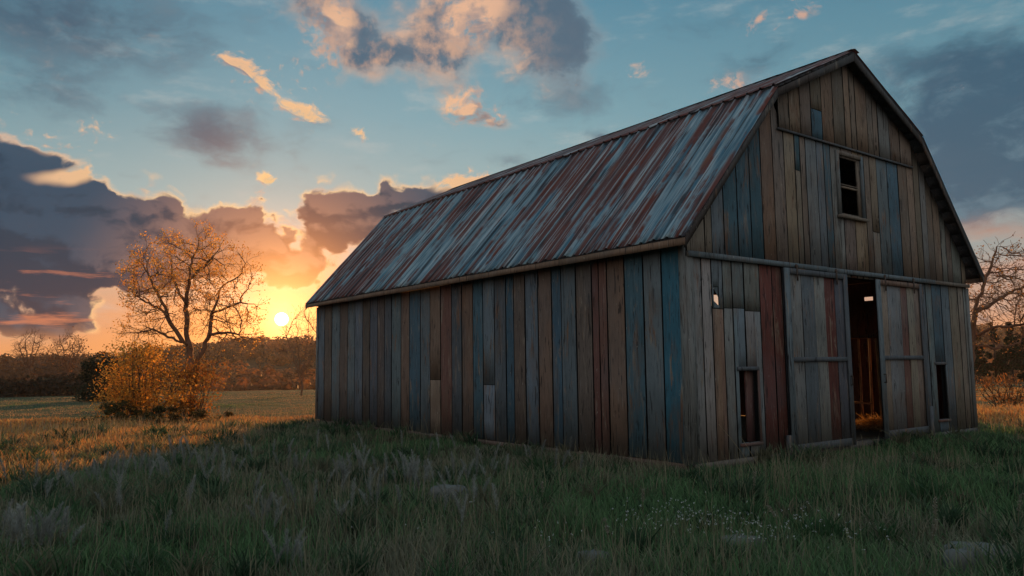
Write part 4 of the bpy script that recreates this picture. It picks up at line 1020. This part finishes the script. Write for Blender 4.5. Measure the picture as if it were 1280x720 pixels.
# cloud field
warp = g.vm('SUBTRACT', g.noise(P, .16, 3, .55)[1], (.5, .5, .5)); 
Pw = g.vm('ADD', P, g.vm('MULTIPLY', warp, (4., 2.6, 0.)))
def blobset(tree_g, vec, lst):
    acc = None
    for (px, py, rx, ry, rot, w_) in lst:
        a_, e_ = azel(px, py); mp = tree_g.map(vec, loc_=(a_, e_, 0), rot=(0, 0, R(rot)), sc=(rx*.056, ry*.056, 1), typ='TEXTURE')
        gr = tree_g.n('ShaderNodeTexGradient', {'Vector': mp}, gradient_type='SPHERICAL').outputs[1]
        acc = tree_g.m('MULTIPLY_ADD', gr, w_, acc if acc is not None else 0.)
    return acc
CUMUL = [(40, 275, 150, 95, -14, 1.9), (-60, 260, 190, 110, 0, 1.9), (100, 320, 130, 44, -6, 1.3), (20, 400, 90, 34, 0, .9), (98, 388, 64, 40, 0, .85), (-80, 390, 120, 50, 0, .9),
         (205, 285, 80, 56, 0, .95), (300, 278, 84, 50, 0, 1.15), (255, 335, 150, 60, 0, .85), (330, 320, 80, 56, 0, .75),
         (408, 265, 66, 60, -10, 1.2), (462, 282, 84, 54, 0, 1.15), (385, 330, 60, 50, 0, .8), (522, 242, 74, 42, -10, 1.2), (583, 232, 50, 26, 0, .7),
         (420, 30, 100, 62, -35, .95), (520, 60, 120, 60, -10, .95), (600, 10, 130, 60, 0, .95), (690, 50, 110, 80, -20, 1.15), (640, -60, 300, 80, 0, .8), (400, -40, 90, 60, 0, .6),
         (292, 84, 34, 14, -20, .75), (318, 104, 36, 20, -40, .8), (352, 122, 38, 18, -20, .72), (388, 140, 40, 14, -15, .8), (448, 164, 34, 13, -25, .8), (585, 132, 58, 32, -10, 1.0), (620, 150, 34, 20, 0, .6), (58, 160, 44, 15, -5, .75), (120, 160, 46, 10, -4, .62), (338, 220, 26, 14, 0, .72),
         (805, 88, 18, 12, -30, .62), (920, 102, 60, 22, 5, .62), (943, 18, 20, 11, 0, .68), (1008, 23, 24, 11, 8, .68),
         ]
SOFT = [(80, 20, 240, 70, 0, .9), (60, 108, 110, 36, 0, .55), (262, 168, 92, 46, -8, 1.0), (370, 190, 50, 34, 0, .4), (755, 168, 44, 20, 0, .7), (945, 68, 80, 30, 0, .55), (1220, 175, 170, 100, 5, 1.5), (1150, 80, 110, 40, 8, .75), (1290, 110, 120, 90, 0, 1.), (1240, 240, 160, 42, 0, .9), (860, 30, 70, 24, 0, .3), (700, 115, 110, 40, 0, .5), (1240, 290, 150, 22, -5, .8), (1250, 335, 110, 14, 0, .6), (640, 205, 46, 16, 0, .4)]
DARKC = CUMUL
def density(off):
    v = Pw if off is None else g.vm('ADD', Pw, off)
    b = blobset(g, v, DARKC)
    n1 = g.noise(g.map(v, sc=(.85, 1.5, 1)), .20, 8, .60)[0]
    n2 = g.noise(g.map(v, sc=(1, 1.3, 1)), .9, 6, .6)[0]
    vo = g.n('ShaderNodeTexVoronoi', {'Vector': g.vm('ADD', g.map(v, sc=(1, 1.5, 1)), g.vm('SCALE', g.vm('SUBTRACT', g.noise(v, .7, 3, .6)[1], (.5, .5, .5)), sc=1.6)), 'Scale': .26, 'Detail': 2.5, 'Roughness': .55, 'Smoothness': .85, 'Randomness': 1.}, feature='SMOOTH_F1', voronoi_dimensions='2D')
    puff = g.m('MULTIPLY', g.m('MULTIPLY_ADD', vo.outputs['Distance'], -1.35, .57), g.rng(el, 19., 12., .22, 1.))
    return g.m('ADD', g.m('MULTIPLY_ADD', b, 1.4, puff), g.m('ADD', g.m('MULTIPLY_ADD', n1, 1.7, -.78), g.m('MULTIPLY_ADD', n2, .5, -.25)))
D0 = density(None)
# toward the light: a little toward the sun, mostly up and left-right
sgn = g.vm('SUBTRACT', (SAZ+4., SEL+22., 0.), P); offv = g.vm('SCALE', g.vm('NORMALIZE', sgn), sc=.75)
D1 = density(offv)
WARM = [(330, 112, 120, 50, -28, 1.), (448, 164, 44, 22, -20, 1.), (590, 128, 70, 40, -8, .8), (90, 160, 110, 34, 0, 1.), (335, 220, 36, 24, 0, 1.), (580, 225, 60, 30, 0, .9), (900, 105, 60, 30, 0, .6), (975, 20, 90, 26, 0, .9), (400, 60, 60, 110, -30, .7), (590, 20, 70, 60, 0, .7), (1215, 120, 40, 16, 0, .8), (805, 88, 30, 20, 0, .8), (95, 212, 70, 18, 12, .6)]
wm = g.rng(blobset(g, Pw, WARM), .12, .45)
nf = g.noise(g.map(Pw, sc=(1, 1.3, 1)), 1.3, 5, .6)[0]
alpha = g.rng(g.m('ADD', D0, g.m('MULTIPLY', wm, g.m('MULTIPLY', g.m('MULTIPLY_ADD', nf, 1.6, -.84), g.rng(el, 10., 18., 1., 1.9)))), .12, g.rng(el, 9., 20., .72, 1.1))
ns = g.noise(g.map(Pw, sc=(.8, 1.6, 1), loc_=(40, 9, 0)), .26, 7, .60)[0]
DS = g.m('ADD', blobset(g, Pw, SOFT), g.m('MULTIPLY_ADD', ns, 1.9, -.95))
alS = g.rng(DS, .05, .95)
# beyond the painted part: general cloud cover from plain noise, all round
thick = g.rng(D0, .34, g.rng(el, 11., 20., .80, 1.35))
bump = g.m('SUBTRACT', D0, D1)
lit = g.m('MULTIPLY', g.m('MULTIPLY', g.rng(bump, .03, .38), g.rng(az, 24., 12., .12, 1.)), g.rng(thick, .95, .25, 0., 1.))
dark = g.mix(g.rng(el, 10., 3.), S(20, 52, 76), S(24, 44, 70))
dark = g.mix(g.rng(el, 15., 21.), dark, S(80, 106, 126))
dark = g.mix(g.rng(ang, 12., 2.5), dark, S(166, 104, 78))
mid = g.mix(g.rng(el, 24., 11.), S(96, 116, 132), S(42, 70, 94))
mid = g.mix(g.rng(ang, 15., 4.), mid, S(190, 132, 104))
litc = g.mix(g.rng(ang, 24., 6.), S(236, 186, 152), S(255, 206, 140))
litc = g.mix(g.rng(az, 4., 22.), litc, S(206, 168, 150))
thin = g.mix(g.rng(ang, 30., 10.), S(132, 150, 160), S(222, 172, 136))
body = g.mix(g.rng(bump, -.22, .50), dark, mid)
cl = g.mix(g.rng(thick, .0, .55), thin, body)
cl = g.mix(lit, cl, litc)
# overhead middle cloud is warmer, underlit
ov = g.m('MULTIPLY', g.rng(g.vm('LENGTH', g.vm('DIVIDE', g.vm('SUBTRACT', P, (azel(500, 50)[0], azel(500, 50)[1], 0)), (14., 8., 1.))), 1., .4), g.rng(g.noise(P, .42, 5, .6)[0], .40, .62))
cl = g.mix(g.m('MULTIPLY', ov, .70), cl, S(230, 180, 146))
cl = g.mix(g.m('MULTIPLY', wm, g.rng(bump, -.2, .2, .45, .95)), cl, g.mix(g.rng(bump, -.12, .22), S(186, 160, 150), litc))
# streaks of orange under the left cloud and on the right horizon
stn = g.noise(g.map(P, sc=(.25, 1.9, 1)), .55, 5, .6)[0]
low = g.m('MULTIPLY', g.rng(el, 8.2, 5.4), g.rng(el, 1.4, 3.2))
cl = g.mix(g.m('MULTIPLY', g.m('MULTIPLY', low, g.rng(stn, .54, .68)), .8), cl, S(216, 128, 92))
veil = g.rng(g.noise(g.map(P, sc=(.5, 1.6, 1)), .22, 6, .62)[0], .52, .72)
sky = g.mix(g.m('MULTIPLY', veil, .35), sky, S(196, 198, 194))
softc = g.mix(g.rng(g.m('ADD', el, g.m('MULTIPLY', ns, 3.)), 11.5, 8.), S(52, 90, 114), S(216, 156, 126))
softc = g.mix(g.rng(ns, .50, .70, 0., .5), softc, S(112, 142, 156))
softc = g.mix(g.rng(ang, 16., 5.), softc, S(150, 130, 124))
col = g.mix(g.m('MULTIPLY', alS, .94), sky, softc)
col = g.mix(g.m('MULTIPLY', alpha, .97), col, cl)
# high thin veils
# horizon band
col = g.mix(g.m('MULTIPLY', g.m('MULTIPLY', g.rng(el, 3.2, .9), g.rng(dy, .2, .6)), .8), col, S(236, 158, 96))
# sun glow (gives off light)
gl1 = g.m('EXPONENT', g.m('DIVIDE', g.m('MULTIPLY', ang, ang), -30.)); gl2 = g.m('EXPONENT', g.m('DIVIDE', ang, -5.6)); gl3 = g.m('EXPONENT', g.m('DIVIDE', ang, -13.))
disc = g.rng(ang, .50, .05)
def addc(a, f, c): return g.vm('ADD', a, g.vm('SCALE', c, sc=f))
occ = g.m('SUBTRACT', 1., g.m('MULTIPLY', g.m('MULTIPLY', alpha, thick), g.rng(ang, 4., 12., .25, .93)))
occ2 = g.m('SUBTRACT', 1., g.m('MULTIPLY', g.m('MULTIPLY', alpha, thick), g.rng(ang, 2., 8., .0, .9)))
col = addc(col, g.m('MULTIPLY', gl3, occ), (.14, .05, .005)); col = addc(col, g.m('MULTIPLY', gl2, occ), (.58, .19, .03)); col = addc(col, g.m('MULTIPLY', gl1, occ2), (.95, .33, .05)); col = addc(col, g.m('EXPONENT', g.m('DIVIDE', ang, -1.5)), (1.3, .85, .35))
col = addc(col, disc, (330., 175., 60.))
col = g.mix(g.rng(el, -.3, -1.5), col, (.06, .05, .045))
nish = g.n('ShaderNodeTexSky', sky_type='NISHITA', sun_disc=False, sun_elevation=R(LEL), sun_rotation=R(LAZ), altitude=200, air_density=1.2, dust_density=1.5)
K = .10
tot = g.vm('ADD', g.vm('SCALE', col, sc=.94/K), g.vm('SCALE', nish.outputs[0], sc=.02))
bg = g.n('ShaderNodeBackground', {'Color': tot, 'Strength': K}); wo_ = g.n('ShaderNodeOutputWorld'); g.L.new(bg.outputs[0], wo_.inputs[0])
wd.cycles.sampling_method = 'MANUAL'; wd.cycles.sample_map_resolution = 1024

# haze box
bm_ = MB(); bm_.box(-520, 520, -140, 520, -9, 24); mt, g, out = material('evening_haze')
vol = g.n('ShaderNodeVolumePrincipled', {'Color': (1., .93, .86, 1), 'Density': .0002, 'Anisotropy': .5}); g.L.new(vol.outputs[0], out.inputs['Volume'])
o = bm_.build('haze', mt); tag(o, 'thin warm evening haze filling the air over the meadow', 'haze', kind='stuff')

sc = bpy.context.scene
sc.view_settings.view_transform = 'Standard'; sc.view_settings.look = 'None'; sc.view_settings.exposure = 0; sc.view_settings.gamma = 1
sc.render.engine = 'CYCLES'; sc.cycles.max_bounces = 6; sc.cycles.diffuse_bounces = 3; sc.cycles.transmission_bounces = 4; sc.cycles.volume_bounces = 0; sc.cycles.transparent_max_bounces = 4
sc.cycles.use_denoising = True; sc.cycles.sample_clamp_indirect = 6; sc.cycles.caustics_reflective = False; sc.cycles.caustics_refractive = False
